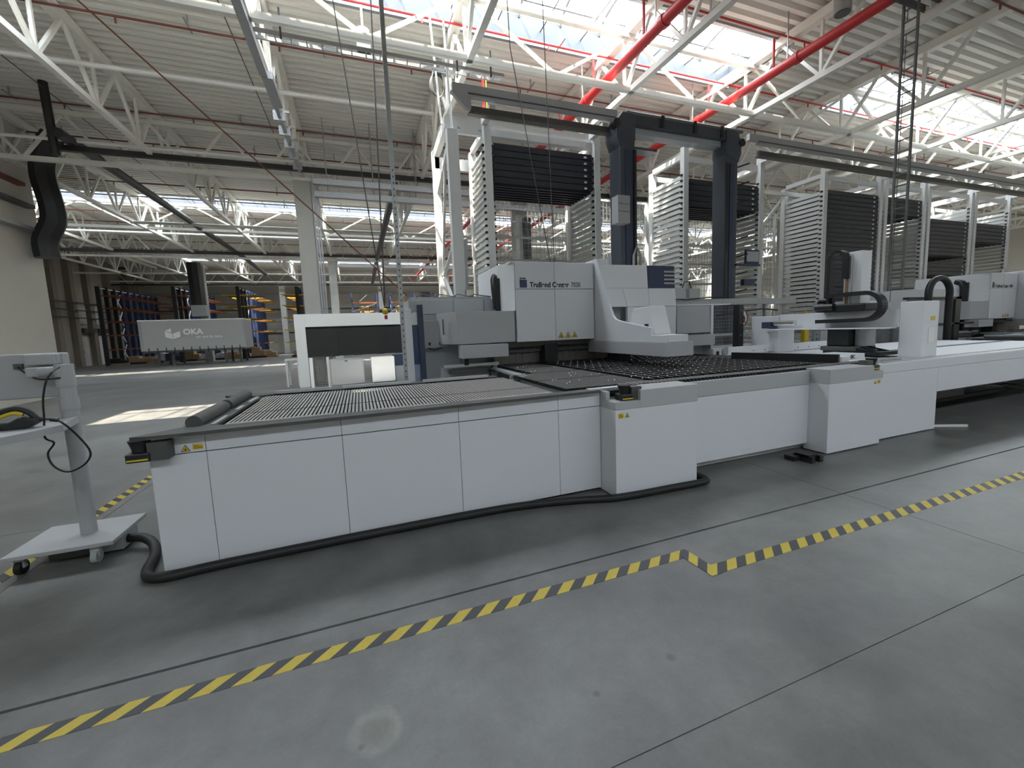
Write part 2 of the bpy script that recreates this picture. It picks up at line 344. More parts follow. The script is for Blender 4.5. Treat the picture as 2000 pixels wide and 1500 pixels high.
# columns
for r_, (y, xs) in enumerate(((16.0, (-1.37, 6.2, 14.0, 20.9)), (32.0, (-16.7, -1.37, 6.3, 14.0)), (48.0, (-15.2, -6.8, 2.46)))):
    for i, x in enumerate(xs):
        c = thing('column', (x, y, 0), f'square concrete column, {ORD[i]} from the left in the {("nearest", "second", "far")[r_]} column row', 'column', 'concrete columns')
        B('shaft', M_CONC, c, x-.25, x+.25, y-.25, y+.25, 0, 6.66, .02); B('head_plate', M_TRUSS, c, x-.28, x+.28, y-.28, y+.28, 6.62, 6.70)
c = thing('column', (-10.78, 38.5, 0), 'square concrete column standing behind the trailer', 'column', 'concrete columns')
B('shaft', M_CONC, c, -11.03, -10.53, 38.45, 38.95, 0, 7.1, .02); B('head_plate', M_TRUSS, c, -11.06, -10.5, 38.42, 38.98, 7.1, 7.2)
# red sprinkler mains along Y
for i, (x, z) in enumerate(((5.84, 7.3), (9.45, 7.3))):
    t = thing('sprinkler_main', (x, 2, z), ('thick red sprinkler main between the third and fourth trusses', 'thick red sprinkler main nearer the right rooflight')[i], 'pipe', 'red sprinkler mains')
    MB().tube([(x, 2, z), (x, 47, z)], .105, 12).build('pipe', M_RED, t)
    for k, y in enumerate((4.2, 7.0, 9.9, 13.0, 19.0, 25.0, 31.0)): MB().cyl((x, y, z), (x, y+.12, z), .125, 12).build('coupling', M_RED, t); MB().bar((x, y+.3, z+.1), (x, y+.3, ZR), .02).build('hanger', M_GALV, t)
    for y in (5.4, 7.6, 9.55, 11.4): MB().tube([(x-.05, y, z+.1), (x-.05, y, 8.0)], .03, 6).build('riser', M_RED, t)
# branch pipes along X
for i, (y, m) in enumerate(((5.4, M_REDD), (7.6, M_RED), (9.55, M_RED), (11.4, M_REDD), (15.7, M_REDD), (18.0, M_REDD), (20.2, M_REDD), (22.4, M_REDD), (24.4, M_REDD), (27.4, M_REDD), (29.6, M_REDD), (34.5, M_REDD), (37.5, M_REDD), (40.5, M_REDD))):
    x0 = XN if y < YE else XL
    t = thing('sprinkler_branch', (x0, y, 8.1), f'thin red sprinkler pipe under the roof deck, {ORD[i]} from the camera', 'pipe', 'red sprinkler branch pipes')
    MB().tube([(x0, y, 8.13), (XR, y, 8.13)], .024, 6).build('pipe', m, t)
    hg = MB().box(x0+1, x0+1.03, y-.25, y+.25, 8.18, 8.21).box(x0+1, x0+1.03, y-.02, y+.02, 8.2, ZR).build('hanger', M_GALV, t); row(t, hg, [(k*2.6, 0, 0) for k in range(1, 18)])
    hd = MB().cyl((x0+2.1, y, 8.1), (x0+2.1, y, 8.0), .02, 6).build('sprinkler_head', m, t); row(t, hd, [(k*2.9, 0, 0) for k in range(1, 16)])
# white pipes, beams and trays along X
def hangers(par, xs, y, z): 
    for x in xs: MB().cyl((x, y, z), (x, y, ZR), .012, 5).build('hanger_rod', M_GALV, par)
def xpipe(y, z, x0, x1, r, m, label, cat='pipe', name='pipe_run', sq=False):
    o = (MB().box(x0, x1, y-r, y+r, z-r, z+r) if sq else MB().tube([(x0, y, z), (x1, y, z)], r, 8)).build(name, m); return tag(o, label, cat)
xpipe(12.4, 7.62, XN, 2.4, .05, M_WHITE, 'bright white pipe crossing the upper left under the trusses')
xpipe(15.55, 7.12, -8.6, 2.9, .045, M_WHITE, 'white pipe in front of the nearest lattice girder')
xpipe(15.62, 6.93, -7.2, 12, .07, M_BLACK, 'dark busbar rail hanging under the nearest lattice girder', 'busbar', 'busbar_rail', True)
xpipe(31.6, 6.95, XL, 20, .09, M_BLACK, 'dark busbar rail hanging at the second column row', 'busbar', 'busbar_rail', True)
xpipe(46.9, 6.65, XL, 20, .07, M_BLACK, 'dark busbar rail in front of the far wall', 'busbar', 'busbar_rail', True)
xpipe(28.0, 7.3, XL, 24, .05, M_WHITE, 'white pipe beyond the middle rooflight'); xpipe(24.2, 6.95, XN, 24, .07, M_TRUSS, 'cream tie tube before the middle rooflight', 'tube', 'tie_tube'); xpipe(46.5, 6.9, XL, 24, .06, M_WHITE, 'white pipe near the far wall'); xpipe(41.5, 6.95, XL, 24, .07, M_TRUSS, 'cream tie tube before the far rooflight', 'tube', 'tie_tube')
for k, (y, z, x0, x1) in enumerate(((15.2, 6.45, -1.0, 12), (15.5, 6.15, -1.0, 12), (31.0, 6.2, -1.0, 9))):
    t = thing('cable_channel', (x0, y, z), ('galvanised cable channel right of the first column, upper run', 'galvanised cable channel right of the first column, lower run', 'galvanised cable channel right of the second row column')[k], 'cable channel'); B('channel', M_GALV, t, x0, x1, y-.09, y+.09, z-.09, z+.09); hangers(t, [x0+.4+1.4*n for n in range(int((x1-x0)/1.4))], y, z)

# ================================================================== PANEL BENDING CELL
def warn_tri(par, x, y, z, s):
    t = MB().prism([(x-s/2, z), (x+s/2, z), (x, z+s*.87)], 'y', y-.002, y).build('warning_sign', M_BLK, par)
    MB().prism([(x-s*.40, z+s*.06), (x+s*.40, z+s*.06), (x, z+s*.76)], 'y', y-.004, y-.002).build('sign_face', M_YEL, t)
    MB().prism([(x-s*.13, z+s*.14), (x+s*.13, z+s*.14), (x+s*.05, z+s*.30), (x+.0, z+s*.50), (x-s*.06, z+s*.30)], 'y', y-.0055, y-.004).build('pictogram', M_BLK, t)
def warn_rect(par, x, y, z, wd, hg):
    t = B('warning_label', M_YEL, par, x, x+wd, y-.002, y, z, z+hg)
    for k in range(3): B('print_line', M_BLK, t, x+wd*.1, x+wd*(.9 if k < 2 else .6), y-.0035, y-.002, z+hg*(.2+.25*k), z+hg*(.28+.25*k))
def scanner(par, x, y, z, sx=1):
    s = B('laser_scanner', M_DARK, par, x-.065, x+.065, y-.06, y+.06, z, z+.06, .01)
    MB().tube([(x, y, z+.065), (x, y, z+.08), (x, y, z+.14)], [.045, .045, .062], 18).build('scan_dome', M_DARK, s)
    B('scanner_band', M_YELP, s, x-.055, x+.055, y-.064, y-.058, z+.012, z+.022); B('bracket', M_TRIM, s, x+.05*sx, x+.16*sx, y-.05, y+.05, z+.0, z+.12) if sx > 0 else B('bracket', M_TRIM, s, x-.16, x-.05, y-.05, y+.05, z+.0, z+.12)
    return s

# ---- infeed table
T = thing('infeed_table', (-1.37, 3.46, 0), 'long light grey infeed table with slatted black top in the foreground', 'machine table')
B('core', M_TRIM, T, -1.33, 2.06, 3.49, 5.22, .05, .924)
xs = [-1.37, -1.05, -.18, .73, 1.66, 2.104]; g = .0016
for i in range(5):
    B('side_panel', M_PANEL, T, xs[i]+(g if i else 0), xs[i+1]-g, 3.455, 3.488, .03, .834, .003)
    if i: B('upper_panel', M_PANEL, T, xs[i]+g, xs[i+1]-g, 3.455, 3.488, .841, .972, .003)
B('upper_panel', M_PANEL, T, -1.235, -1.05-g, 3.455, 3.488, .841, .972, .003)
B('end_panel', M_PANEL, T, -1.37, -1.338, 3.49, 5.24, .03, .80, .003); B('back_panel', M_PANEL, T, -1.37, 2.06, 5.225, 5.25, .03, .93)
B('belt_bed', M_DARK, T, -1.06, 1.72, 3.53, 5.16, .925, .945)
MB().prism([(-1.43, 3.385), (-1.33, 3.355), (-1.15, 3.35), (2.08, 3.40), (2.08, 3.53), (-.95, 3.53), (-1.1, 3.62), (-1.2, 3.60)], 'z', .974, .998).build('front_rail', M_TRIM, T)
MB().prism([(-1.40, 5.36), (-1.2, 5.36), (1.62, 5.30), (1.62, 5.16), (-.95, 5.16), (-1.12, 5.10), (-1.22, 5.18)], 'z', .974, .998).build('back_rail', M_TRIM, T)
B('end_rail', M_TRIM, T, -1.24, -1.02, 3.58, 5.14, .965, .985)
for y0, y1 in ((3.60, 4.32), (4.40, 5.14)): MB().tube([(-1.15, y0, 1.02), (-1.15, y1, 1.02)], .05, 16).build('guard_tube', M_TRIM, T)
for a, b in ((3.60, 3.95), (4.25, 4.45), (4.7, 5.05)): B('aluminium_strip', M_ALU, T, -1.05, -1.02, a, b, .985, 1.0)
for a, b in ((-.93, -.22), (.0, .64), (.82, 1.6)): B('aluminium_strip', M_SLAT, T, a, b, 3.475, 3.52, .998, 1.008)
for a, b in ((-.9, -.35), (-.22, .55), (.68, 1.5)): B('aluminium_strip', M_ALU, T, a, b, 5.16, 5.20, .975, 1.03)
for y0, y1 in ((3.56, 4.06), (4.08, 5.13)):
    s = fin('slat', M_SLAT, T, -.97, -.9525, y0, y1, .946, .984); row(T, s, [(.029*k, 0, 0) for k in range(1, 92)])
warn_tri(T, -1.165, 3.455, .85, .055); warn_rect(T, -1.125, 3.455, .858, .062, .036)
scanner(T, -1.385, 3.40, .835)
INFEED = T

# ---- corner cabinets with laser scanners
def corner_cab(x0, x1, y0, y1, notch, label, sign):
    T = thing('corner_cabinet', (x0, y0, 0), label, 'cabinet', 'corner cabinets on the bed front')
    B('body', M_PANEL, T, x0, x1, y0, y1, .012, .832, .004)
    if notch > 0:
        B('cap', M_GREY, T, x0+.27, x1+.003, y0-.003, y1, .834, 1.0, .004); B('scanner_shelf', M_GREY, T, x0-.003, x0+.27, y0-.003, y1, .834, .905, .003); B('cap_stub', M_GREY, T, x0-.003, x0+.04, y0+.15, y1, .905, .985, .003)
        scanner(T, x0+.155, y0+.09, .906); warn_rect(T, x0+.03, y0, .755, .055, .045); warn_tri(T, x0+.125, y0, .758, .052)
    else:
        B('cap', M_GREY, T, x0-.003, x1-.18, y0-.003, y1, .834, 1.0, .004); B('scanner_shelf', M_GREY, T, x1-.18, x1+.003, y0-.003, y1, .834, .93, .003)
        scanner(T, x1-.06, y0+.1, .935, -1); warn_tri(T, x1-.14, y0, .77, .05); warn_rect(T, x1-.10, y0, .772, .055, .045)
    return T
corner_cab(2.108, 3.05, 3.20, 3.50, 1, 'light grey box cabinet with dark cap and scanner, next to the infeed table', 1)
corner_cab(5.0, 5.97, 3.22, 3.50, -1, 'light grey box cabinet with dark cap, before the outfeed table', 1)

# ---- main bed
T = thing('bending_bed', (2.1, 3.45, 0), 'wide black brush and roller bed in front of the bending head', 'machine bed')
B('core', M_TRIM, T, 2.12, 6.2, 3.54, 6.85, .09, .938); B('fascia', M_GREY, T, 3.055, 4.995, 3.45, 3.53, .812, .975, .003); B('front_panel', M_PANEL, T, 3.055, 4.995, 3.45, 3.50, .09, .808, .003)
B('plinth', M_PANEL2, T, 3.05, 5.3, 3.55, 3.60, .012, .085); B('fascia', M_GREY, T, 5.98, 6.3, 3.45, 3.53, .812, .975)
MB().prism([(1.74, 3.55), (1.70, 4.2), (1.78, 4.75), (2.0, 5.2), (2.08, 6.85), (6.3, 6.85), (6.3, 3.48), (2.3, 3.48)], 'z', .94, .968).build('bed_plate', M_DARK, T)
MB().prism([(1.99, 5.0), (1.86, 4.85), (1.95, 6.6), (2.03, 6.6)], 'z', .97, 1.0).build('edge_strip', M_ALU, T); B('edge_foot', M_ALU, T, 1.86, 1.90, 5.3, 5.36, .86, .97)
for y0, y1 in ((3.62, 4.35), (4.38, 5.15), (5.18, 5.95), (5.98, 6.78)):
    xa = 1.84 if y0 < 4.6 else 2.14
    s = fin('slat', M_SLAT, T, xa, xa+.009, y0, y1, .969, 1.004); row(T, s, [(.031*k, 0, 0) for k in range(1, int((2.85-xa)/.031))])
s = fin('brush_strip', M_SLAT, T, 2.42, 2.442, 3.50, 3.66, .97, 1.006); row(T, s, [(.05*k, 0, 0) for k in range(1, 77)])
bar = MB().box(2.95, 3.01, 3.78, 5.2, .968, 1.004).build('roller_bar', M_BLACK, T); row(T, bar, [(.128*k, 0, 0) for k in range(1, 21)])
bar = MB().box(2.95, 3.01, 5.26, 6.78, .968, 1.004).build('roller_bar', M_BLACK, T); row(T, bar, [(.128*k, 0, 0) for k in range(1, 21)])
st = MB()
for k in range(21):
    for j in range(13): st.sphere((2.98+.128*k, 3.86+.235*j, 1.004), .009, 6, 4)
for k in range(26): st.sphere((1.95+random.random()*.95, 3.7+random.random()*2.9, 1.005), .010, 6, 4)
tag(st.build('ball_rollers', M_CHROME, T), kind='stuff')
for k in range(20):
    for y in (4.1, 4.8, 5.7, 6.3): B('cross_link', M_STEEL, T, 3.01+.128*k, 3.078+.128*k, y, y+.012, .97, .998)
B('front_lip', M_ALU, T, 1.98, 2.34, 3.44, 3.50, .985, 1.012, .004)
MB().prism([(5.50, 5.06), (5.93, 3.72), (5.99, 3.74), (5.56, 5.08)], 'z', .986, 1.10).build('stop_fence', M_DARK, T)
BED = T
T = thing('levelling_foot', (4.6, 3.1, 0), 'black steel foot bracket on the floor under the bed front', 'foot')
B('clamp', M_BLACK, T, 4.55, 4.60, 3.08, 3.30, 0, .07); B('clamp', M_BLACK, T, 4.68, 4.73, 3.08, 3.30, 0, .07); B('bridge', M_BLACK, T, 4.55, 4.73, 3.12, 3.28, .05, .085, .004); B('foot_bar', M_BLACK, T, 4.46, 4.56, 3.22, 3.34, 0, .055, .004)

# ---- outfeed table
T = thing('outfeed_table', (6.0, 3.32, 0), 'long light grey outfeed table running off to the right', 'machine table')
B('corner_body', M_PANEL, T, 5.98, 7.36, 3.32, 3.9, .012, .864, .004); B('front_panel', M_PANEL, T, 7.362, 9.9, 3.32, 3.36, .53, .864, .003); B('upper_panel', M_PANEL, T, 6.1, 9.9, 3.32, 3.36, .868, .985, .003)
B('front_panel', M_PANEL, T, 9.91, 12.8, 3.32, 3.36, .53, .985, .003); B('table_top', M_PANEL2, T, 6.3, 12.8, 3.36, 6.0, .94, .965); B('rear_panel', M_PANEL2, T, 6.3, 12.8, 6.0, 6.06, .5, .965)
B('guide_rail', M_ALU, T, 6.35, 12.8, 3.37, 3.45, .965, .988); B('guide_rail', M_ALU, T, 6.35, 12.8, 3.55, 3.60, .965, .985); B('guide_groove', M_NAVY, T, 7.4, 12.8, 4.6, 4.7, .966, .975); B('under_frame', M_TRIM, T, 7.4, 12.8, 3.5, 5.9, .46, .54)
for x in (9.2, 12.2): B('support_leg', M_TRIM, T, x, x+.2, 5.2, 5.5, 0, .46)
B('side_box', M_PANEL2, T, 6.15, 7.05, 4.05, 4.5, .965, 1.045, .004); text('side_mark', 'I3C', .07, M_BLK, T, (6.72, 4.048, .985), (1, 0, 0), (0, 0, 1), .002)
MB().prism([(5.85, .986), (5.97, .986), (5.97, 1.09), (5.90, 1.12), (5.85, 1.12)], 'x', 6.28, 9.8).build('white_guide_box', M_PANEL2, T); B('sheet_support', M_PANEL2, T, 6.05, 6.2, 3.75, 5.0, .986, 1.06, .003)
for k in range(9): B('bolt', M_TRIM, T, 6.9+.3*k, 6.92+.3*k, 5.845, 5.85, 1.02, 1.04)
sb = B('brush_strip', M_SLAT, T, 6.32, 6.34, 3.50, 3.66, .986, 1.004); row(T, sb, [(.05*k, 0, 0) for k in range(1, 12)])
T = thing('drive_unit', (8.2, 4.3, 0), 'dark drive box and cable tray lying under the outfeed table', 'drive unit')
B('drive_box', M_TRIM, T, 7.75, 8.55, 3.95, 4.35, .12, .30, .01); B('motor_block', M_BLACK, T, 8.6, 10.2, 4.2, 4.8, .08, .40, .03); B('base_rail', M_TRIM, T, 7.6, 12.8, 4.35, 4.42, 0, .06); MB().tube([(9.8, 4.2, .40), (10.4, 4.0, .42), (11.2, 3.9, .30), (12.0, 3.9, .22), (12.8, 4.0, .2)], .03, 8).build('hose', M_RUB, T); MB().tube([(9.9, 4.25, .34), (10.7, 4.0, .30), (11.4, 3.95, .15), (12.7, 4.0, .08)], .025, 8).build('hose', M_RUB, T)
tag(MB().bar((7.42, 3.42, .02), (7.86, 3.19, .02), .03, .03).build('floor_strip', M_WHITE), 'pale metal strip sticking out on the floor by the outfeed table', 'strip')

# ---- gantry manipulator
T = thing('gantry_loader', (7.4, 4.8, .965), 'white two legged gantry loader bridging the outfeed table', 'gantry')
B('front_leg', M_PANEL2, T, 7.47, 7.86, 3.58, 3.86, .965, 1.78, .01); B('rear_leg', M_PANEL2, T, 7.42, 7.85, 5.75, 6.34, .965, 1.66, .01)
B('cross_beam', M_PANEL2, T, 7.45, 7.8, 3.86, 5.75, 1.42, 1.68, .006); B('cable_shelf', M_PANEL2, T, 7.2, 7.45, 3.88, 6.0, 1.40, 1.42); B('placard', M_WHITE, T, 7.62, 7.76, 3.576, 3.58, 1.18, 1.40)
B('placard_stripe', M_YELP, T, 7.66, 7.76, 3.576, 3.58, 1.50, 1.56)
MB().tube([(7.32, 5.35, 1.52), (7.32, 5.75, 1.52)], .05, 14).build('motor_tube', M_CHROME, T); B('motor_mount', M_NAVY, T, 7.25, 7.42, 5.78, 5.97, 1.43, 1.55)
B('lift_column', M_PANEL2, T, 7.42, 7.66, 4.37, 4.61, 1.68, 2.62, .006); B('column_rail', M_ALU, T, 7.38, 7.42, 4.50, 4.60, 1.68, 2.58); B('grease_streak', mat('brown_rail', (.28, .16, .07), .6), T, 7.37, 7.382, 4.53, 4.57, 1.70, 2.56)
B('carriage', M_DARK, T, 7.3, 7.7, 4.23, 4.95, 1.68, 1.80, .02); MB().tube([(7.3, 4.68, 1.76), (7.3, 4.97, 1.76)], .06, 12).build('servo_motor', M_DARK, T); MB().tube([(7.35, 4.72, 1.87), (7.35, 4.95, 1.87)], .045, 12).build('servo_motor', M_DARK, T)
ch = MB(); pts = [(4.78, 1.94), (4.5, 1.95), (4.25, 1.95)]+[(4.22-.22*math.sin(a), 1.745+.205*math.cos(a)) for a in [math.pi*k/18 for k in range(19)]]+[(4.5, 1.535), (4.95, 1.53)]
for i in range(len(pts)-1): ch.bar((7.32, *pts[i]), (7.32, *pts[i+1]), .14, .06)
ch.build('drag_chain', M_DARK, T)
ch = MB(); pts = [(4.78, 1.80), (4.78, 2.5)]+[(4.665+.115*math.cos(a), 2.52+.12*math.sin(a)) for a in [math.pi*k/14 for k in range(15)]]+[(4.55, 2.2)]
for i in range(len(pts)-1): ch.bar((7.34, *pts[i]), (7.34, *pts[i+1]), .12, .05)
ch.build('drag_chain', M_DARK, T)
B('gripper_block', M_DARK, T, 7.3, 7.7, 4.45, 4.78, 1.12, 1.42, .02); B('gripper_plate', M_GALV, T, 7.45, 7.7, 4.28, 4.44, 1.12, 1.40, .008); B('gripper_head', M_TRIM, T, 7.25, 7.75, 4.3, 4.85, 1.05, 1.12, .01); B('gripper_jaw', M_DARK, T, 7.25, 7.8, 3.95, 4.8, 1.0, 1.05)
for k in range(5): MB().tube([(7.3+.1*k, 4.5+.1*k, 1.05), (7.28+.1*k, 4.3, 1.09+.02*(k % 2)), (7.3+.08*k, 4.05, 1.05)], .012, 6).build('hose', M_DARK, T)
GANTRY = T

# ---- bending head
T = thing('panel_bender', (2.4, 6.5, 0), 'tall light grey bending head with model lettering above the black bed', 'bending machine')
B('core', M_TRIM, T, 2.5, 5.2, 6.95, 8.3, .05, 2.6)
def hp(x0, x1, z0, z1): B('front_panel', M_PANEL, T, x0+.003, x1-.003, 6.5, 6.56, z0+.003, z1-.003, .004)
hp(2.42, 3.12, 2.24, 2.68); hp(3.12, 3.87, 2.24, 2.68); hp(2.42, 3.12, 1.38, 2.24); hp(3.12, 3.87, 1.38, 2.24)
MB().prism([(2.415, 6.52), (2.415, 6.56), (2.33, 8.2), (2.27, 8.2), (2.27, 6.95)], 'z', 1.9, 2.68).build('side_panel', M_PANEL2, T); B('roof_panel', M_PANEL2, T, 2.35, 3.87, 6.52, 8.2, 2.66, 2.685)
B('shadow_block', M_TRIM, T, 2.42, 3.87, 6.57, 6.95, 1.39, 2.6)
text('lettering', 'TruBend Center', .118, M_BLK, T, (2.67, 6.498, 2.272), (1, 0, 0), (0, 0, 1), .0035, sx=.90); text('lettering', '7030', .118, M_BLK, T, (3.43, 6.498, 2.272), (1, 0, 0), (0, 0, 1), 0, sx=.76)
B('logo_square', M_BLUE, T, 2.495, 2.62, 6.495, 6.499, 2.265, 2.39); text('logo_lettering', 'TRUMPF', .032, M_BLK, T, (2.495, 6.498, 2.40), (1, 0, 0), (0, 0, 1), .001, sx=.95)
for x in (3.22, 3.35, 3.48): warn_tri(T, x, 6.499, 1.42, .115)
# side plate with swept profile, carriage arm and horn
prof = [(6.9, 1.34), (4.66, 1.34), (4.66, 1.44), (4.98, 1.44), (4.98, 1.545), (5.75, 1.665), (5.88, 1.70), (5.95, 1.76), (6.03, 1.9), (6.42, 2.74), (6.9, 2.74)]
MB().prism(prof, 'x', 3.885, 3.93).build('swept_side_plate', M_PANEL, T, .006)
B('arm_deck', M_PANEL, T, 3.93, 4.27, 4.66, 6.05, 1.34, 1.44, .005); B('arm_base', M_GREY, T, 3.86, 4.33, 4.62, 6.7, 1.145, 1.338, .006)
MB().prism([(5.02, 1.44), (5.7, 1.44), (5.55, 1.84), (5.16, 1.86)], 'x', 4.0, 4.29).build('arm_horn', M_PANEL2, T, .012)
MB().cyl((3.98, 5.2, 1.44), (3.98, 5.2, 1.60), .03, 12).build('probe', M_DARK, T); MB().prism([(5.4, 1.44), (6.05, 1.44), (6.05, 1.66), (5.4, 1.56)], 'x', 4.22, 4.26).build('inner_flank', M_PANEL, T)
def yi(z): return 6.05 if z <= 1.9 else 6.05+(z-1.9)*.43
def bp(c, m=M_PANEL):
    # panel from four (x, z) corners on the raked front, 60 mm thick
    q = MB(); q.v = [(x, yi(z), z) for x, z in c]+[(x, yi(z)+.06, z) for x, z in c]; q.f = [(0, 1, 2, 3), (7, 6, 5, 4)]+[(k, 4+k, 4+(k+1) % 4, (k+1) % 4) for k in range(4)]; return q.build('front_panel', m, T, .004)
bp([(3.93, 2.222), (4.776, 2.222), (4.89, 2.64), (3.93, 2.64)]); bp([(4.782, 2.222), (5.36, 2.222), (5.50, 2.64), (4.896, 2.64)], M_NAVY)
bp([(4.25, 1.902), (4.70, 1.902), (4.776, 2.218), (4.25, 2.218)]); bp([(4.704, 1.902), (5.27, 1.902), (5.36, 2.218), (4.782, 2.218)]); bp([(4.25, 1.36), (4.70, 1.36), (4.70, 1.898), (4.25, 1.898)]); bp([(4.704, 1.36), (5.26, 1.36), (5.27, 1.898), (4.704, 1.898)]); bp([(3.93, 1.902), (4.246, 1.902), (4.246, 2.218), (3.93, 2.218)])
B('recess_panel', M_CAB, T, 3.93, 4.25, 6.25, 6.29, 1.44, 1.9); B('raised_top', M_PANEL, T, 3.93, 4.12, 6.40, 6.9, 2.64, 2.74, .01); B('body_side', M_PANEL, T, 5.20, 5.24, 6.45, 8.0, 1.36, 2.62); B('roof_panel', M_PANEL2, T, 3.93, 5.45, 6.43, 8.0, 2.62, 2.64); B('body_fill', M_PANEL, T, 4.26, 5.2, 6.46, 6.9, 1.37, 2.58)
for k in range(4):
    z = 2.295+.072*k; xr = 5.36+(z-2.222)*.335
    q = MB(); q.v = [(xr-.235, yi(z)-.004, z), (xr+.002, yi(z)-.004, z), (xr+.013, yi(z+.034)-.004, z+.034), (xr-.225, yi(z+.034)-.004, z+.034)]; q.v += [(a, b+.004, c) for a, b, c in q.v]; q.f = [(0, 1, 2, 3), (7, 6, 5, 4)]+[(n, 4+n, 4+(n+1) % 4, (n+1) % 4) for n in range(4)]; q.build('stripe', M_SLAT, T)
B('top_lug', M_PANEL2, T, 4.35, 4.50, 7.0, 7.1, 2.62, 2.78); B('top_lug', M_GALV, T, 4.53, 4.57, 7.0, 7.1, 2.62, 2.9)
# tooling wall
B('upper_tool_beam', M_STEEL, T, 2.1, 3.9, 6.66, 6.9, 1.30, 1.38); B('hole_strip', M_TRIM, T, 2.15, 3.9, 6.78, 6.9, 1.20, 1.30)
h = MB().cyl((2.25, 6.775, 1.26), (2.25, 6.782, 1.26), .012, 8).build('bolt_hole', M_BLK, T); row(T, h, [(.09*k, 0, 0) for k in range(1, 17)])
s = B('tool_segment', M_STEEL, T, 2.12, 2.245, 6.86, 6.94, 1.0, 1.195); row(T, s, [(.13*k, 0, 0) for k in range(1, 24)])
B('tool_carrier', M_DARK, T, 2.95, 3.2, 6.6, 6.85, 1.0, 1.32, .01); B('tool_carrier', M_DARK, T, 4.0, 4.2, 5.9, 6.3, 1.0, 1.15, .01)
# left feeding arm
MB().prism([(1.22, 7.1), (1.42, 6.5), (2.38, 6.5), (2.415, 6.56), (2.415, 7.1)], 'z', 1.39, 1.895).build('arm_box', M_GREY, T, .006)
B('arm_slot', M_TRIM, T, 1.275, 1.295, 6.88, 6.90, 1.55, 1.8); B('guide_box', M_GREY, T, 1.45, 2.19, 6.3, 6.6, 1.175, 1.375, .005)
MB().cyl((1.55, 6.5, 1.06), (1.55, 6.5, 1.175), .035, 10).build('bellows', M_RUB, T); B('linear_rail', M_ALU, T, 1.2, 2.1, 6.56, 6.62, 1.03, 1.075); B('rail_bed', M_TRIM, T, 1.3, 2.1, 6.6, 6.75, .92, .985); B('rail_support', M_CAB, T, 1.18, 2.12, 6.7, 6.8, .5, 1.02)
MB().tube([(1.95, 6.5, .8), (1.9, 6.45, .98), (1.98, 6.5, 1.02)], .012, 6).build('hose', M_RUB, T)
MB().tube([(2.28, 7.0, 1.95), (2.25, 7.0, 2.3), (2.26, 7.05, 2.45), (2.32, 7.2, 2.5)], .09, 12).build('cable_trunk', M_DARK, T); B('trunk_plate', M_DARK, T, 2.22, 2.30, 6.9, 7.0, 1.9, 2.46)
HEAD = T
T = thing('control_cabinet', (.8, 7.2, 0), 'blue grey control cabinet left of the bending head', 'cabinet')
B('body', M_CAB, T, .8, 2.4, 7.23, 8.6, 0, 2.14); 
for a, b in ((.8, 1.54), (1.54, 2.08), (2.08, 2.4)): B('upper_door', M_CAB, T, a+.006, b-.006, 7.2, 7.23, 1.9, 2.135, .003)
for a, b in ((.8, 1.62), (1.62, 2.1)): B('lower_door', M_CAB, T, a+.005, b-.005, 7.2, 7.23, .05, 1.88, .003)
B('cable_duct', M_GALV, T, .85, 2.3, 7.4, 7.8, 2.14, 2.2); 
for k in range(4): MB().tube(smooth([(.95+.32*k, 7.4, 2.2), (1.05+.3*k, 7.36, 2.235), (1.18+.3*k, 7.36, 2.215), (1.3+.33*k, 7.4, 2.2)]), .008, 6).build('cable', M_TRIM, T)
B('top_valve', M_TRIM, T, 1.05, 1.2, 7.5, 7.7, 2.2, 2.3); B('top_valve', M_CHROME, T, 1.85, 1.98, 7.5, 7.6, 2.2, 2.33)
T = thing('wall_box', (1.0, 7.05, 1.33), 'small grey switch box with two locks on the blue grey cabinet', 'switch box')
B('box', M_STAND, T, 1.0, 1.37, 7.05, 7.198, 1.335, 1.79, .006); 
for x in (1.06, 1.23): bx_ = B('lock', M_BLK, T, x, x+.03, 7.035, 7.05, 1.385, 1.43)
MB().tube([(1.05, 7.1, 1.335), (1.15, 7.1, 1.30), (1.3, 7.1, 1.335)], .012, 6).build('cable', M_TRIM, T)
T = thing('light_curtain_post', (.8, 6.8, 0), 'white and navy light curtain posts beside the blue grey cabinet', 'light curtain')
B('white_post', M_PANEL2, T, .68, .78, 6.78, 6.88, 0, 1.97, .006); B('navy_post', M_NAVY, T, .87, .955, 6.74, 6.86, 0, 2.03, .006); MB().prism([(.68, 1.95), (.955, 2.03), (.955, 1.95), (.86, 1.93), (.78, 1.90)], 'y', 6.79, 6.85).build('gusset', M_CAB, T); B('post_base', M_STAND, T, .66, .97, 6.74, 6.9, 0, .04)
B('glass_panel', mat('tinted_pane', (.05, .08, .16), .15), T, .782, .868, 6.81, 6.82, 1.1, 1.75); B('lower_cover', mat('pale_blue_cover', (.32, .40, .55), .4), T, .782, .868, 6.81, 6.82, .05, 1.1); B('label_plate', M_WHITE, T, .782, .868, 6.80, 6.815, 1.72, 1.92)
T = thing('drive_cabinet', (5.7, 6.5, 0), 'grey drive cabinet right of the bending head', 'cabinet')
B('upper_box', M_GREY, T, 5.68, 6.5, 6.5, 7.4, 1.39, 1.92, .006); B('top_cover', M_PANEL2, T, 5.66, 7.0, 6.48, 7.4, 1.92, 1.945); B('side_frame', M_PANEL2, T, 6.5, 6.56, 6.48, 7.4, .05, 1.92); B('guide_box', M_GREY, T, 5.75, 6.48, 6.35, 6.6, 1.15, 1.36, .005); B('slot', M_BLK, T, 5.7, 6.05, 6.496, 6.5, 1.37, 1.39); B('lower_body', M_PANEL, T, 5.7, 6.5, 6.7, 7.4, .05, 1.38); B('switch_box', M_PANEL2, T, 6.28, 6.5, 6.2, 6.3, .90, 1.08, .004); B('rotary_switch', M_BLK, T, 6.36, 6.42, 6.19, 6.2, .96, 1.03)
CTRL = T

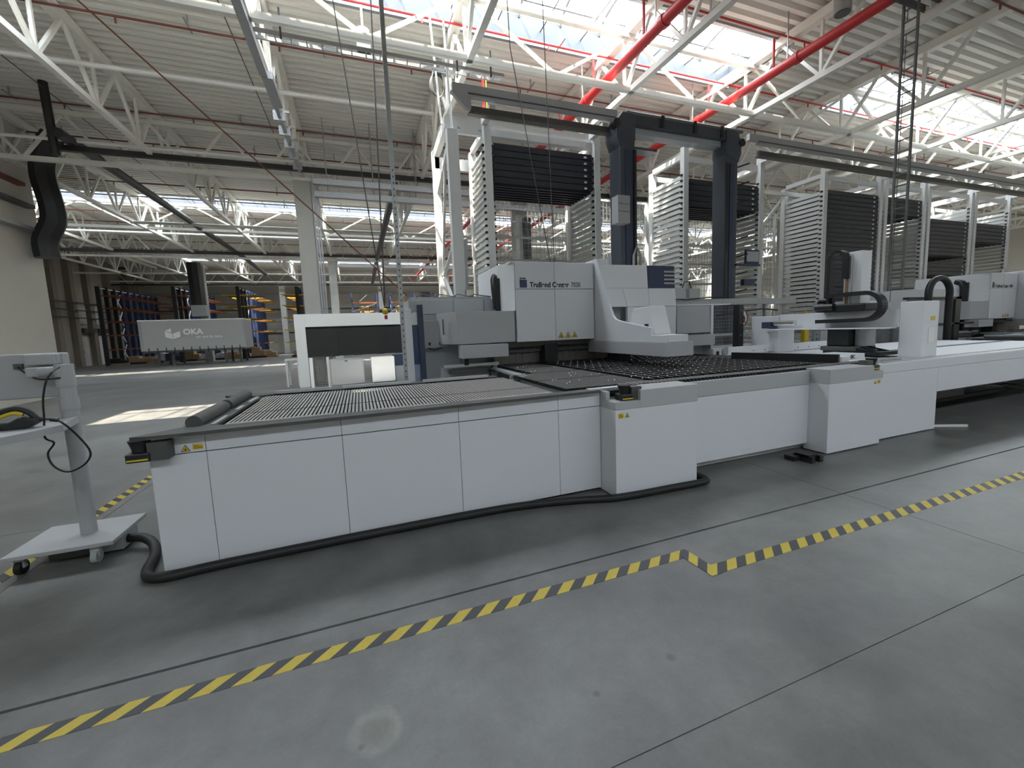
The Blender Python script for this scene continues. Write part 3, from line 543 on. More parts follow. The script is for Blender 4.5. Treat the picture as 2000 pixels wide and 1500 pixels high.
# ---- second, identical cell further right
OFF = (14.5, .1, 0)
dup(HEAD, OFF, 'second bending head with the same lettering at the far right edge'); dup(INFEED, OFF, 'slatted infeed table of the second cell at the right edge'); dup(BED, OFF, 'black roller bed of the second cell at the right edge')
T = thing('control_cabinet', (15.2, 7.3, 0), 'white control cabinet left of the second bending head', 'cabinet')
B('body', M_PANEL2, T, 15.0, 16.7, 7.2, 8.7, 0, 2.3, .01); B('door', M_PANEL2, T, 15.05, 15.85, 7.17, 7.2, .1, 2.2); B('door', M_PANEL2, T, 15.87, 16.65, 7.17, 7.2, .1, 2.2)
T = thing('light_curtain_gate', (14.6, 6.6, 0), 'black framed gate with glass beside the second bending head', 'gate')
B('post', M_BLACK, T, 15.0, 15.25, 6.5, 6.7, 0, 2.02); B('top_rail', M_BLACK, T, 12.9, 15.25, 6.5, 6.62, 1.96, 2.02); B('mid_rail', M_BLACK, T, 12.9, 18, 6.5, 6.56, 1.28, 1.33); B('pane', M_CAB, T, 13.0, 15.0, 6.56, 6.58, .9, 1.96); B('switch_box', M_BLK, T, 13.7, 14.2, 6.48, 6.5, 1.65, 1.85)
T = thing('energy_chain_arch', (14.0, 6.2, 0), 'dark cable trunk arching up beside the far gate', 'cable trunk')
MB().tube([(13.1, 6.2, 1.9), (13.1, 6.2, 2.1)]+[(13.55-.45*math.cos(a), 6.2, 2.1+.36*math.sin(a)) for a in [math.pi*k/12 for k in range(1, 12)]]+[(14.0, 6.2, 2.1), (14.0, 6.2, .0)], .075, 10).build('trunk', M_DARK, T)
T = thing('operator_ladder', (14.4, 7.78, 0), 'grey steel ladder leaning on the white housing behind the gantry', 'ladder')
for x in (14.15, 14.7): B('stile', M_GALV, T, x, x+.06, 7.75, 7.82, 0, 1.75)
for k in range(6): B('rung', M_GALV, T, 14.21, 14.7, 7.76, 7.8, .25+.27*k, .28+.27*k)
T = thing('white_housing', (13.9, 7.85, 0), 'white machine housing behind the gantry loader', 'housing')
B('body', M_PANEL2, T, 13.0, 14.95, 7.9, 8.7, 0, 1.75, .01); MB().prism([(7.9, 1.752), (8.7, 1.752), (8.7, 2.05), (8.3, 2.05)], 'x', 13.3, 14.9).build('sloped_hood', M_STAND, T); B('front_cover', M_PANEL, T, 13.05, 13.9, 7.87, 7.9, .2, 1.6)

# ---- storage towers
Y0, Y1 = 8.9, 10.15
def tower(x0, x1, z_slat, drawers, label, grp='white storage towers'):
    t = thing('storage_tower', (x0, Y0, 0), label, 'storage tower', grp)
    for x in (x0, x1):
        for y in (Y0, Y1): MB().box(x-.075, x+.075, y-.07, y+.07, 0, 5.98 if y == Y0 else 5.75).build('post', M_TOWER, t)
        B('cross_beam', M_TOWER, t, x-.05, x+.05, Y0+.07, Y1-.07, 5.72, 5.84)
        s = MB().prism([(Y0+.06, .0), (Y0+.06, .10), (Y1-.06, .10), (Y1-.06, .0)], 'x', x-.012, x+.012); s.v = [(a, b, c+.62) for a, b, c in s.v]
        s.box(x-.05, x+.012, Y0+.05, Y1-.05, .615, .632)
        o = s.build('slat', M_TOWER, t); row(t, o, [(0, 0, .136*k) for k in range(1, int((z_slat-.62)/.136))])
        
        for sd in (-.12, .075):
            br = MB().box(x+sd, x+sd+.045, Y0-.03, Y0+.03, .66, .70).build('shelf_bracket', M_BLK, t); row(t, br, [(0, 0, .136*k) for k in range(1, int((z_slat-.62)/.136))])
    B('front_beam', M_TOWER, t, x0, x1, Y0+.02, Y0+.08, 5.66, 5.80); B('rear_beam', M_TOWER, t, x0, x1, Y1-.05, Y1+.05, 5.55, 5.68); B('rear_beam', M_TOWER, t, x0, x1, Y1+.02, Y1+.05, 3.3, 3.35)
    first = None
    for z in drawers:
        if first is None:
            m = MB().box(x0+.13, x1-.13, Y0-.04, Y0-.02, z, z+.122).box(x0+.13, x1-.13, Y0-.02, Y1-.1, z+.01, z+.03)
            for k in range(7): m.box(x0+.13, x1-.13, Y0+.05+k*.16, Y0+.10+k*.16, z-.03, z+.01)
            m.box(x0+.13, x0+.15, Y0-.02, Y1-.1, z+.03, z+.08).box(x1-.15, x1-.13, Y0-.02, Y1-.1, z+.03, z+.08)
            first = m.build('drawer', M_TRAY, t); z0 = z
            B('drawer_label', M_WHITE, first, x1-.34, x1-.27, Y0-.043, Y0-.04, z+.03, z+.07)
        else:
            c = first.copy(); COL.objects.link(c); c.parent = t; c.location = (0, 0, z-z0)
            for ch in first.children: d = ch.copy(); COL.objects.link(d); d.parent = c
    return t
P = .136
dz = lambda a, b: [5.38-P*k for k in range(a, b)]
T1 = tower(2.8, 5.42, 5.6, dz(0, 6), 'white storage tower behind the bending head, six dark trays at its top')
T2 = tower(8.0, 10.62, 5.5, dz(2, 7), 'white storage tower seen through the dark crane portal')
T3 = tower(13.2, 15.8, 5.5, dz(1, 33), 'white storage tower filled with black trays from top to bottom')
T4 = tower(16.06, 18.14, 5.1, dz(1, 5), 'white storage tower with louvred wall right of the full black tower')
T5 = tower(18.4, 21.0, 5.4, dz(5, 14)+dz(16, 19)+dz(21, 30), 'white storage tower with scattered dark trays, second from the right')
T6 = tower(21.26, 23.6, 5.4, dz(5, 10), 'white storage tower at the right end of the row')
# fence mesh behind the towers
def mesh_panel(par, x0, x1, y, z0, z1, step=.10, r=.004, name='wire_mesh'):
    m = MB(); x = x0
    while x <= x1: m.box(x-r, x+r, y-r, y+r, z0, z1); x += step
    z = z0
    while z <= z1: m.box(x0, x1, y-r, y+r, z-r, z+r); z += step*1.6
    return tag(m.build(name, M_GALV, par), kind='stuff')
for i, (a, b) in enumerate(((2.8, 5.4), (5.5, 7.95), (8.0, 10.6), (10.7, 13.1))):
    t = thing('safety_fence', (a, Y1+.25, 0), ('white mesh fence behind the tower with six trays', 'white mesh fence in the gap left of the crane mast', 'white mesh fence behind the second tower', 'white mesh fence between second and full tower')[i], 'fence', 'mesh fences behind the towers')
    mesh_panel(t, a+.05, b-.05, Y1+.25, .1, 5.0, .11, .005)
    for x in (a, b): B('fence_post', M_TOWER, t, x-.03, x+.03, Y1+.22, Y1+.28, 0, 5.05)
    for z in (1.6, 2.75, 3.9, 5.0): B('rail', M_TOWER, t, a, b, Y1+.23, Y1+.27, z, z+.05)
t = thing('tower_brace', (11.0, 10.0, 0), 'white diagonal brace between the second and full tower', 'brace')
MB().bar((10.75, 9.9, 3.3), (12.9, 9.9, 5.5), .06).build('brace_tube', M_TOWER, t); MB().bar((10.62, 9.9, 5.5), (13.2, 9.9, 5.5), .08).build('tie', M_TOWER, t)
# portal frame at the left end of the tower row
T = thing('tower_end_frame', (2.0, 8.9, 0), 'white braced end frame standing left of the storage towers', 'frame')
B('front_post', M_TOWER, T, 1.94, 2.17, 8.8, 8.98, 0, 5.66, .006); B('rear_post', M_TOWER, T, 1.90, 2.06, 10.3, 10.48, 0, 5.80, .006); B('front_beam', M_TOWER, T, 1.96, 5.5, 8.98, 9.06, 5.66, 5.99); B('rear_beam', M_TOWER, T, 1.95, 5.5, 10.3, 10.4, 5.40, 5.66)
MB().bar((2.0, 8.98, 5.85), (2.0, 10.35, 5.75), .12, .2).build('top_beam', M_TOWER, T); MB().bar((2.0, 8.95, 5.4), (2.0, 10.35, 4.9), .08, .14).build('brace', M_TOWER, T); MB().bar((2.0, 8.98, 3.4), (2.0, 10.3, 2.9), .07).build('brace', M_TOWER, T); MB().bar((2.0, 8.98, 2.0), (2.0, 10.3, 2.95), .07).build('brace', M_TOWER, T); MB().bar((2.0, 9.4, 5.2), (2.0, 10.3, 3.0), .05).build('brace', M_TOWER, T)
B('cross_plate', M_TOWER, T, 2.72, 2.88, 8.85, 8.98, 5.55, 5.99); B('junction', M_GALV, T, 2.16, 2.26, 8.85, 8.95, 3.1, 3.5); B('conduit', M_GALV, T, 2.18, 2.24, 8.85, 8.9, 0, 3.1)
for x in (2.2, 2.65, 3.6, 4.4): B('bolt_plate', M_GALV, T, x, x+.06, 8.972, 8.98, 5.74, 5.78)
# crane rails and portal
T = thing('crane_rail', (1.95, 8.25, 5.8), 'grey double crane rail along the storage towers', 'crane rail')
YC = 8.25
for a, b in ((1.95, 5.55), (9.4, 40.0)):
    B('upper_channel', M_STAND, T, a, b, YC-.05, YC+.05, 6.05, 6.20); B('channel_groove', M_TRIM, T, a+.3, b, YC-.055, YC-.05, 6.02, 6.06); B('channel_lip', M_STAND, T, a+.3, b, YC-.07, YC+.05, 5.99, 6.02)
    B('lower_rail', M_TRIM, T, a+.35, b, YC-.03, YC+.04, 5.72, 5.84); B('lower_flange', M_STEEL, T, a+.3, b, YC-.05, YC+.07, 5.69, 5.72)
MB().prism([(1.92, 6.05), (2.3, 6.05), (2.3, 5.78), (2.2, 5.78)], 'y', YC-.05, YC+.05).build('end_plate', M_STAND, T)
for x in (2.75, 5.3, 10.6, 13.2, 15.8, 18.4, 21.0, 23.6): B('outrigger', M_TOWER, T, x-.06, x+.06, YC+.05, Y0, 5.84, 5.96)
T = thing('stacker_crane', (7.3, 8.2, 0), 'anthracite stacker crane portal in front of the towers', 'crane')
for x, s in ((5.62, 1), (8.555, -1)):
    B('mast', M_CRANE, T, x-.19, x+.19, 7.95, 8.35, 0, 5.90, .015); B('mast_web', M_NAVY, T, x-.06, x+.06, 7.93, 7.95, .3, 5.3); B('rack_strip', M_BLACK, T, x+.17*s-.03, x+.17*s+.03, 7.91, 7.95, .3, 5.3)
    MB().prism([(x-.28*s, 5.55), (x-.28*s, 5.85), (x-.12*s, 6.05), (x+.195*s, 6.05), (x+.195*s, 5.5), (x-.195*s, 5.35)], 'y', 7.93, 8.36).build('head_casting', M_CRANE, T, .01)
    MB().cyl((x-.28*s, 7.9, 5.8), (x-.28*s, 8.05, 5.8), .09, 14).build('guide_roller', M_BLACK, T)
B('cross_beam', M_CRANE, T, 5.5, 8.8, 7.96, 8.1, 5.84, 6.05, .01); B('beam_soffit', M_CAB, T, 5.81, 8.37, 8.1, 8.34, 5.72, 5.95); MB().cyl((5.6, 7.98, 6.07), (8.9, 7.98, 6.07), .04, 10).build('drive_shaft', M_STEEL, T)
for x in (6.5, 7.4, 8.2): B('beam_rib', M_BLACK, T, x, x+.07, 7.92, 7.96, 5.84, 6.1)
B('carriage_plate', M_CRANE, T, 6.05, 6.75, 8.4, 8.7, 5.55, 5.60); B('junction_box', M_STAND, T, 5.2, 5.5, 7.7, 7.94, 3.72, 4.28, .01)
for z in (3.95, 4.1): B('box_seam', M_TRIM, T, 5.2, 5.5, 7.697, 7.70, z, z+.01)
MB().tube([(5.72, 7.9, 2.2), (5.72, 7.9, 3.1), (5.80, 7.9, 3.3), (5.90, 7.9, 3.1), (5.9, 7.9, 2.4)], .03, 8).build('hose', M_STAND, T)
B('screen', M_NAVY, T, 8.95, 9.4, 7.85, 7.9, 2.98, 3.32, .01); B('screen_face', M_CAB, T, 8.98, 9.37, 7.845, 7.85, 3.03, 3.27); MB().bar((8.7, 7.92, 2.95), (9.45, 7.88, 2.95), .05).build('screen_arm', M_NAVY, T); B('keypad', M_NAVY, T, 8.85, 9.2, 7.8, 7.9, 2.45, 2.6); 
k_ = MB().bar((8.74, 7.95, 2.3), (8.95, 7.80, 2.36), .03).build('cable_hook', M_BLACK, T); row(T, k_, [(0, 0, .42*k) for k in range(1, 8)])
B('lift_table', M_NAVY, T, 5.82, 8.36, 7.9, 8.5, .7, .95)

# ---- fence, posts and sign right of the drive cabinet
T = thing('guard_fence', (7.0, 7.6, 0), 'grey mesh guard fence between drive cabinet and gantry', 'fence')
mesh_panel(T, 7.0, 12.6, 7.7, .1, 1.95, .05, .003); B('top_duct', M_GALV, T, 6.3, 10.4, 7.6, 7.8, 1.98, 2.12); B('mid_rail', M_GALV, T, 6.6, 12.65, 7.66, 7.70, 1.25, 1.31); B('low_rail', M_PANEL2, T, 6.7, 9.0, 7.4, 7.5, .95, 1.05)
for x in (7.0, 8.5, 9.4, 11.2, 12.6): B('post', M_STAND, T, x, x+.07, 7.66, 7.73, 0, 2.0)
MB().tube([(6.3, 7.5, 2.14), (6.8, 7.5, 2.10), (7.4, 7.5, 2.14), (7.9, 7.5, 2.16)], .014, 6).build('cable', M_RUB, T); MB().tube([(7.6, 7.4, 1.74), (8.2, 7.4, 1.80), (9.0, 7.4, 1.86), (9.5, 7.4, 1.82)], .02, 6).build('cable', M_RUB, T); B('junction_box', M_STAND, T, 6.3, 6.75, 7.45, 7.6, 2.12, 2.36); B('junction_box', M_STAND, T, 6.85, 7.15, 7.45, 7.6, 2.14, 2.34)
MB().tube([(6.7, 7.5, 2.36), (6.75, 7.5, 2.48), (6.88, 7.5, 2.5), (6.95, 7.5, 2.34)], .012, 6).build('cable', M_RUB, T)
T = thing('light_curtain_column', (7.3, 6.5, 0), 'slim black light curtain column left of the round hand sign', 'light curtain')
B('column', M_BLACK, T, 7.20, 7.33, 6.45, 6.6, .05, 1.92, .006); B('foot', M_TRIM, T, 7.12, 7.41, 6.4, 6.7, 0, .05)
for z in (1.3, 1.55, 1.8): MB().cyl((7.26, 6.445, z), (7.26, 6.45, z), .012, 8).build('bolt', M_STAND, T)
T = thing('hand_sign', (8.3, 7.3, 1.6), 'round white sign with brown ring and hand pictogram on the fence', 'sign')
ring = MB().tube([(8.3+.17*math.cos(a), 7.35, 1.66+.19*math.sin(a)) for a in [2*math.pi*k/24 for k in range(25)]], .017, 6).build('ring', mat('ring_brown', (.35, .12, .06), .6), T)
MB().prism([(8.3+.16*math.cos(2*math.pi*k/24), 1.66+.18*math.sin(2*math.pi*k/24)) for k in range(24)], 'y', 7.353, 7.36).build('disc', M_PANEL2, T); MB().bar((8.19, 7.345, 1.78), (8.41, 7.345, 1.54), .02, .012, (0, 1, 0)).build('slash', MATS['ring_brown'], T); MB().prism([(8.31, 1.54), (8.38, 1.56), (8.39, 1.66), (8.35, 1.72), (8.30, 1.70), (8.27, 1.62)], 'y', 7.342, 7.352).build('hand', M_BLK, T)
T = thing('yellow_post', (10.7, 7.55, 0), 'yellow dotted post behind the gantry crossbeam', 'post')
B('shaft', M_YELP, T, 10.62, 10.78, 7.5, 7.6, 0, 1.75); B('base', M_TRIM, T, 10.56, 10.84, 7.45, 7.65, 0, .03)

# ---- white framed robot cell in the middle distance
T = thing('white_frame_cell', (-1.7, 14.8, 0), 'white portal frame with black curtain in the middle distance', 'machine cell')
B('left_upright', M_WHITE, T, -1.86, -1.56, 14.8, 15.1, 0, 2.3, .008); B('lintel', M_WHITE, T, -1.56, 1.75, 14.8, 15.1, 1.90, 2.3, .008); B('curtain', mat('black_curtain', (.035, .034, .033), .9, 0, .2, 3), T, -1.56, 1.75, 14.86, 14.9, .95, 1.9); B('right_upright', M_WHITE, T, 1.75, 2.0, 14.8, 15.1, 0, 2.3)
for x in (-.9, -.2, .5, 1.1): B('curtain_fold', MATS['black_curtain'], T, x, x+.25, 14.845, 14.86, .94, 1.9)
T = thing('grey_cabinet', (-.4, 13.0, 0), 'low grey cabinet with flat door in front of the white frame', 'cabinet')
B('body', M_STAND, T, -.85, .06, 13.03, 13.6, .08, .92); B('door', M_STAND, T, -.81, .03, 13.0, 13.03, .2, .9, .006); B('handle', M_BLK, T, -.44, -.36, 12.985, 13.0, .86, .885); B('foot', M_TRIM, T, -.8, .0, 13.1, 13.5, 0, .08)
T = thing('white_cabinet', (.6, 13.0, 0), 'low cream cabinet beside the grey cabinet before the white frame', 'cabinet')
B('body', M_WHITE, T, .27, .92, 13.0, 13.5, .2, .93, .006); B('plinth', M_TRIM, T, .3, .9, 13.05, 13.45, 0, .2)
T = thing('blue_cabinet', (1.3, 13.6, 0), 'dark blue grey cabinet at the right of the cream cabinet', 'cabinet')
B('body', MATS['navy_paint'], T, .95, 1.7, 13.6, 14.2, 0, .93); B('door', M_CAB, T, .98, 1.66, 13.57, 13.6, .05, .6)
T = thing('mesh_gate', (-1.2, 13.2, 0), 'small white mesh gate left of the low grey cabinet', 'gate')
mesh_panel(T, -1.2, -.9, 13.2, .25, .95, .05, .004); B('post', M_WHITE, T, -1.36, -1.28, 13.15, 13.25, 0, 1.0); B('post', M_WHITE, T, -.92, -.86, 13.15, 13.25, 0, 1.0); B('base', M_STAND, T, -1.4, -.85, 13.1, 13.3, 0, .1)
T = thing('white_trestle', (-1.95, 15.2, 0), 'slim white trestle table left of the white frame', 'table')
B('top', M_WHITE, T, -2.3, -1.9, 15.3, 15.9, .85, .90); 
for x in (-2.28, -1.95): B('leg', M_WHITE, T, x, x+.05, 15.32, 15.37, 0, .85); B('leg', M_WHITE, T, x, x+.05, 15.83, 15.88, 0, .85)
T = thing('floor_tray', (.4, 12.4, 0), 'flat white tray lying before the low cabinets', 'tray')
B('base', M_PANEL2, T, -.3, 1.3, 12.1, 12.8, 0, .18, .01); B('rim', M_ALU, T, -.32, 1.32, 12.08, 12.10, .16, .22)
T = thing('perforated_strut', (.53, 5.6, 0), 'tall perforated galvanised strut rising behind the infeed table', 'strut')
B('channel', M_GALV, T, .505, .555, 5.58, 5.63, 0, 8.2); s = B('slot', M_BLK, T, .524, .536, 5.578, 5.58, .95, .972); row(T, s, [(0, 0, .075*k) for k in range(1, 36)])

# ---- mobile operator stand, scanner gun and hose in the left foreground
T = thing('operator_stand', (-2.1, 4.1, 0), 'grey wheeled operator stand with round pole at the left edge', 'stand')
B('base_plate', M_STAND, T, -2.41, -1.80, 3.84, 4.37, .135, .165, .004)
MB().tube([(-2.05, 4.1, .165), (-2.05, 4.1, 1.44)], .048, 24).build('pole', M_STAND, T); MB().tube([(-2.05, 4.1, 1.30), (-2.05, 4.1, 1.465)], .053, 24).build('pole_collar', M_STAND, T)
MB().cyl((-2.05, 4.1, 1.13), (-2.05, 4.1, 1.21), .055, 24).build('clamp_ring', M_STAND, T)
B('cable_box', M_STAND, T, -1.99, -1.81, 3.99, 4.22, .03, .135, .004); B('drive_box', M_TRIM, T, -2.25, -2.0, 4.0, 4.3, .03, .13)
for x, y in ((-2.36, 3.93), (-1.93, 3.90), (-2.36, 4.3), (-1.88, 4.3)):
    wv = MB().cyl((x-.018, y, .05), (x+.018, y, .05), .05, 18).build('caster', M_STAND if x > -2.2 else M_RUB, T); B('caster_fork', M_STAND, wv, x-.028, x+.028, y-.018, y+.018, .05, .136)
B('monitor_back', M_STAND, T, -3.2, -2.12, 4.25, 4.33, 1.215, 1.55, .012); B('cable_housing', M_STAND, T, -2.31, -2.13, 4.18, 4.25, 1.465, 1.545, .008); MB().cyl((-2.22, 4.14, 1.415), (-2.05, 4.1, 1.415), .038, 14).build('arm_stub', M_STAND, T); B('arm_plate', M_STAND, T, -2.27, -2.2, 4.1, 4.25, 1.38, 1.45, .01); B('port_recess', M_TRIM, T, -2.40, -2.35, 4.235, 4.25, 1.44, 1.48)
MB().prism([(-1.90, 3.70), (-1.95, 3.52), (-2.02, 3.36), (-2.4, 3.2), (-2.8, 4.1), (-2.12, 4.12), (-2.0, 4.08)], 'z', 1.03, 1.075).build('shelf', M_STAND, T)
MB().tube(smooth([(-2.37, 4.23, 1.455), (-2.28, 4.15, 1.40), (-2.18, 4.08, 1.365), (-2.05, 4.04, 1.37)], 5), .006, 6).build('cable', M_RUB, T)
MB().tube(smooth([(-2.0, 3.95, 1.45), (-1.95, 3.78, 1.43), (-1.97, 3.74, 1.37), (-2.0, 3.74, 1.25), (-2.01, 3.74, 1.12), (-2.0, 3.70, 1.0), (-1.98, 3.74, .95), (-2.02, 3.74, .88), (-2.0, 3.74, .79), (-1.93, 3.74, .74), (-1.84, 3.74, .78), (-1.80, 3.74, .86), (-1.84, 3.72, .98), (-1.87, 3.66, 1.08), (-1.92, 3.66, 1.12), (-2.0, 3.68, 1.125)], 5), .006, 6).build('loop_cable', M_RUB, T); MB().cyl((-1.94, 3.665, 1.12), (-1.90, 3.66, 1.112), .012, 8).build('cable_ferrite', M_RUB, T)
T = thing('barcode_gun', (-2.2, 3.69, 1.075), 'black and yellow handheld scanner lying on the stand shelf', 'scanner')
MB().prism([(-2.45, 1.077), (-2.06, 1.077), (-2.005, 1.11), (-2.01, 1.135), (-2.09, 1.15), (-2.14, 1.12), (-2.24, 1.118), (-2.45, 1.13)], 'y', 3.65, 3.73).build('grip_body', M_DARK, T, .006)
MB().tube(smooth([(-2.45, 3.69, 1.15), (-2.25, 3.69, 1.17), (-2.15, 3.69, 1.20), (-2.10, 3.69, 1.205), (-2.05, 3.69, 1.175), (-2.02, 3.69, 1.13)], 4), .018, 10).build('upper_bow', M_DARK, T); MB().tube(smooth([(-2.40, 3.69, 1.135), (-2.22, 3.69, 1.155), (-2.13, 3.69, 1.18), (-2.08, 3.69, 1.165)], 4), .014, 8).build('yellow_inlay', M_YELP, T)
hose = [(-1.81, 4.07, .08), (-1.70, 4.02, .085), (-1.60, 3.92, .06), (-1.53, 3.75, .035), (-1.49, 3.52, .035), (-1.43, 3.40, .035), (-1.30, 3.36, .035), (-1.0, 3.385, .035), (0, 3.405, .035), (1.1, 3.39, .035), (1.7, 3.28, .035), (2.1, 3.16, .035), (2.7, 3.13, .035), (3.05, 3.12, .035), (3.13, 3.17, .035), (3.13, 3.28, .035), (3.05, 3.35, .035)]
tag(MB().tube(smooth(hose), .034, 12).build('corrugated_hose', M_RUB), 'thick black cable hose snaking along the foot of the infeed table', 'hose')

# ---- hazard tape
def tape(x0, x1, y0, y1, label, m=M_TAPE): return tag(B('hazard_tape', m, None, x0, x1, y0, y1, 0, .0015), label, 'tape', 'black and yellow floor tape')
tape(-3.6, 2.0, 2.165, 2.255, 'long hazard tape in the foreground, left of the kink')
tag(MB().prism([(1.955, 2.255), (2.045, 2.255), (2.06, 1.93), (1.97, 1.93)], 'z', .0016, .003).build('hazard_tape', M_TAPE), 'short hazard tape crossing piece at the kink', 'tape', 'black and yellow floor tape')
tape(2.0, 12, 1.935, 2.03, 'long hazard tape in the foreground, right of the kink'); tape(-2.5, -2.41, 2.6, 9.0, 'hazard tape running back past the operator stand', M_TAPE2)

# ---- pendants, cables, ladder tray and lamps under the roof
def wire(pts, r, m, label, cat='cable', name='wire_rope'): return tag(MB().tube(pts, r, 5).build(name, m), label, cat)
wire([(.0, 8.0, 7.0), (-.08, 8.0, 8.3)], .008, M_TRIM, 'short dark wire at the top of the slanted pendant line')
wire([(.46, 8.0, 2.1), (.0, 8.0, 7.02)], .010, M_TRIM, 'slanted dark wire running down to the hanging valve')
wire([(.47, 8.0, 2.1), (.62, 8.0, 8.3)], .012, M_TRIM, 'upright dark hose carrying the hanging valve')
T = thing('hanging_valve', (.47, 8.0, 1.9), 'small yellow and red hanging valve block before the white frame', 'valve')
MB().sphere((.465, 8.0, 2.0), .06, 12, 8).build('body', M_YELP, T); MB().cyl((.37, 8.0, 2.01), (.56, 8.0, 2.01), .035, 10).build('couplings', M_TRIM, T); B('red_knob', M_RED, T, .45, .50, 7.97, 8.03, 1.86, 1.93)
wire([(3.6, 7.6, 2.7), (2.9, 7.6, 6.6), (2.85, 7.6, 8.3)], .009, M_TRIM, 'left of two dark wires above the bending head'); wire([(3.66, 7.6, 2.7), (3.55, 7.6, 8.3)], .009, M_TRIM, 'right of two dark wires above the bending head')
wire([(11.6, 6.2, 1.9), (11.65, 6.2, 8.45)], .008, M_TRIM, 'thin dark wire right of the hanging ladder')
wire([(-5.6, 6.5, 8.3), (.8, 7.4, 2.22)], .010, mat('orange_cable', (.26, .09, .04), .6), 'orange brown cable stretched from the upper left roof to the control cabinet')
wire([(-7.1, 7.0, 8.2), (-7.1, 30, 8.2)], .012, M_TRIM, 'dark wire under the deck near the left wall'); wire([(-2.1, 7.0, 8.2), (-2.1, 30, 8.2)], .012, M_TRIM, 'dark wire under the deck left of the first column')
T = thing('ladder_tray', (9.5, 5.0, 2.0), 'dark vertical ladder tray hanging above the gantry loader', 'ladder tray')
for y in (4.90, 5.12): B('side_rail', M_TRIM, T, 9.48, 9.52, y-.015, y+.015, 2.05, 7.2)
r_ = B('rung', M_TRIM, T, 9.49, 9.51, 4.91, 5.11, 2.15, 2.17); row(T, r_, [(0, 0, .2*k) for k in range(1, 25)]); B('support_bar', M_TRIM, T, 9.2, 10.2, 4.87, 4.92, 7.1, 7.2); B('support_bar', M_TRIM, T, 9.2, 10.2, 5.1, 5.15, 7.1, 7.2)
T = thing('cable_ladder', (-1.2, 8.9, 6.8), 'pale horizontal cable ladder beside the truss above the infeed table', 'cable ladder')
for y in (8.80, 9.0): B('side_rail', M_GALV, T, -1.3, 3.2, y-.015, y+.015, 6.80, 6.86)
r_ = B('rung', M_GALV, T, -1.0, -.98, 8.8, 9.0, 6.81, 6.83); row(T, r_, [(.25*k, 0, 0) for k in range(1, 17)])
for x in (-.9, 2.2, 2.9): B('hanger', M_TRIM, T, x, x+.03, 8.78, 8.81, 6.75, 7.25)
T = thing('cable_tray', (-1.37, 6.0, 6.8), 'galvanised cable tray hung under the truss of the first column', 'cable tray')
MB().box(-1.47, -1.33, 5.5, 10.2, 6.80, 6.90).build('channel', M_GALV, T); B('channel_box', M_GALV, T, -1.44, -1.24, 10.2, 11.4, 6.78, 6.92); B('channel_rail', M_GALV, T, -1.42, -1.34, 11.4, 15.6, 6.80, 6.86)
for y in (11.9, 12.7, 13.5, 14.3, 15.1): B('bracket', M_GALV, T, -1.52, -1.26, y, y+.06, 6.74, 6.96)
for y in (12.3, 13.1, 13.9, 14.7): B('clip', M_GALV, T, -1.45, -1.2, y, y+.03, 7.1, 7.16)
T = thing('cable_riser', (-1.05, 15.8, 0), 'bundle of galvanised conduits climbing the first column', 'conduit'); 
for k in range(3): B('conduit', M_GALV, T, -1.10+.07*k, -1.05+.07*k, 15.7, 15.75, 0, 6.6)
T = thing('exhaust_fan', (.53, 10.0, 7.4), 'dark round fan pipe hanging over the cable ladder', 'fan')
MB().cyl((.53, 9.9, 7.42), (.53, 9.9, 7.85), .14, 18).build('housing', M_STAND, T); MB().cyl((.53, 9.9, 7.40), (.53, 9.9, 7.425), .12, 18).build('grille', M_TRIM, T); B('stem', M_GALV, T, .51, .55, 9.88, 9.92, 7.8, ZR)
T = thing('exhaust_fan', (9.6, 6.2, 7.9), 'dark round fan pipe near the top edge right of the rooflight', 'fan')
MB().cyl((10.0, 6.5, 7.95), (10.0, 6.5, 8.25), .16, 18).build('housing', M_STAND, T); MB().cyl((10.0, 6.5, 7.93), (10.0, 6.5, 7.955), .14, 18).build('grille', M_TRIM, T)
T = thing('cable_coil', (2.0, 9.7, 6.7), 'coil of grey cable hanging under a truss left of the crane rail', 'cable coil')
B('hook', M_GALV, T, 1.9, 2.42, 9.68, 9.82, 7.18, 7.22)
B('hook_strap', M_GALV, T, 2.38, 2.42, 9.7, 9.8, 6.98, 7.18)
for k in range(4): MB().tube([(2.0+(.13+.012*k)*math.cos(a), 9.7+.03*k, 6.95+(.28-.02*k)*math.sin(a)) for a in [2*math.pi*j/20 for j in range(21)]], .012, 5).build('loop', M_TRIM, T)
T = thing('drop_conduit', (2.0, 8.9, 6.0), 'two pale conduits dropping to the tower end frame', 'conduit')
MB().cyl((1.92, 9.2, 5.9), (1.80, 9.2, 7.9), .02, 6).build('conduit', M_WHITE, T); MB().cyl((2.06, 8.85, 5.6), (1.98, 8.85, 8.0), .02, 6).build('conduit', M_WHITE, T)
T = thing('red_drop', (2.9, 9.0, 6.0), 'red drop pipe behind the crane rail', 'pipe')
MB().cyl((2.98, 9.6, 5.9), (2.98, 9.6, 7.2), .03, 8).build('pipe', M_RED, T); MB().cyl((3.05, 9.6, 5.9), (3.05, 9.6, 7.2), .02, 8).build('pipe', M_YELP, T)
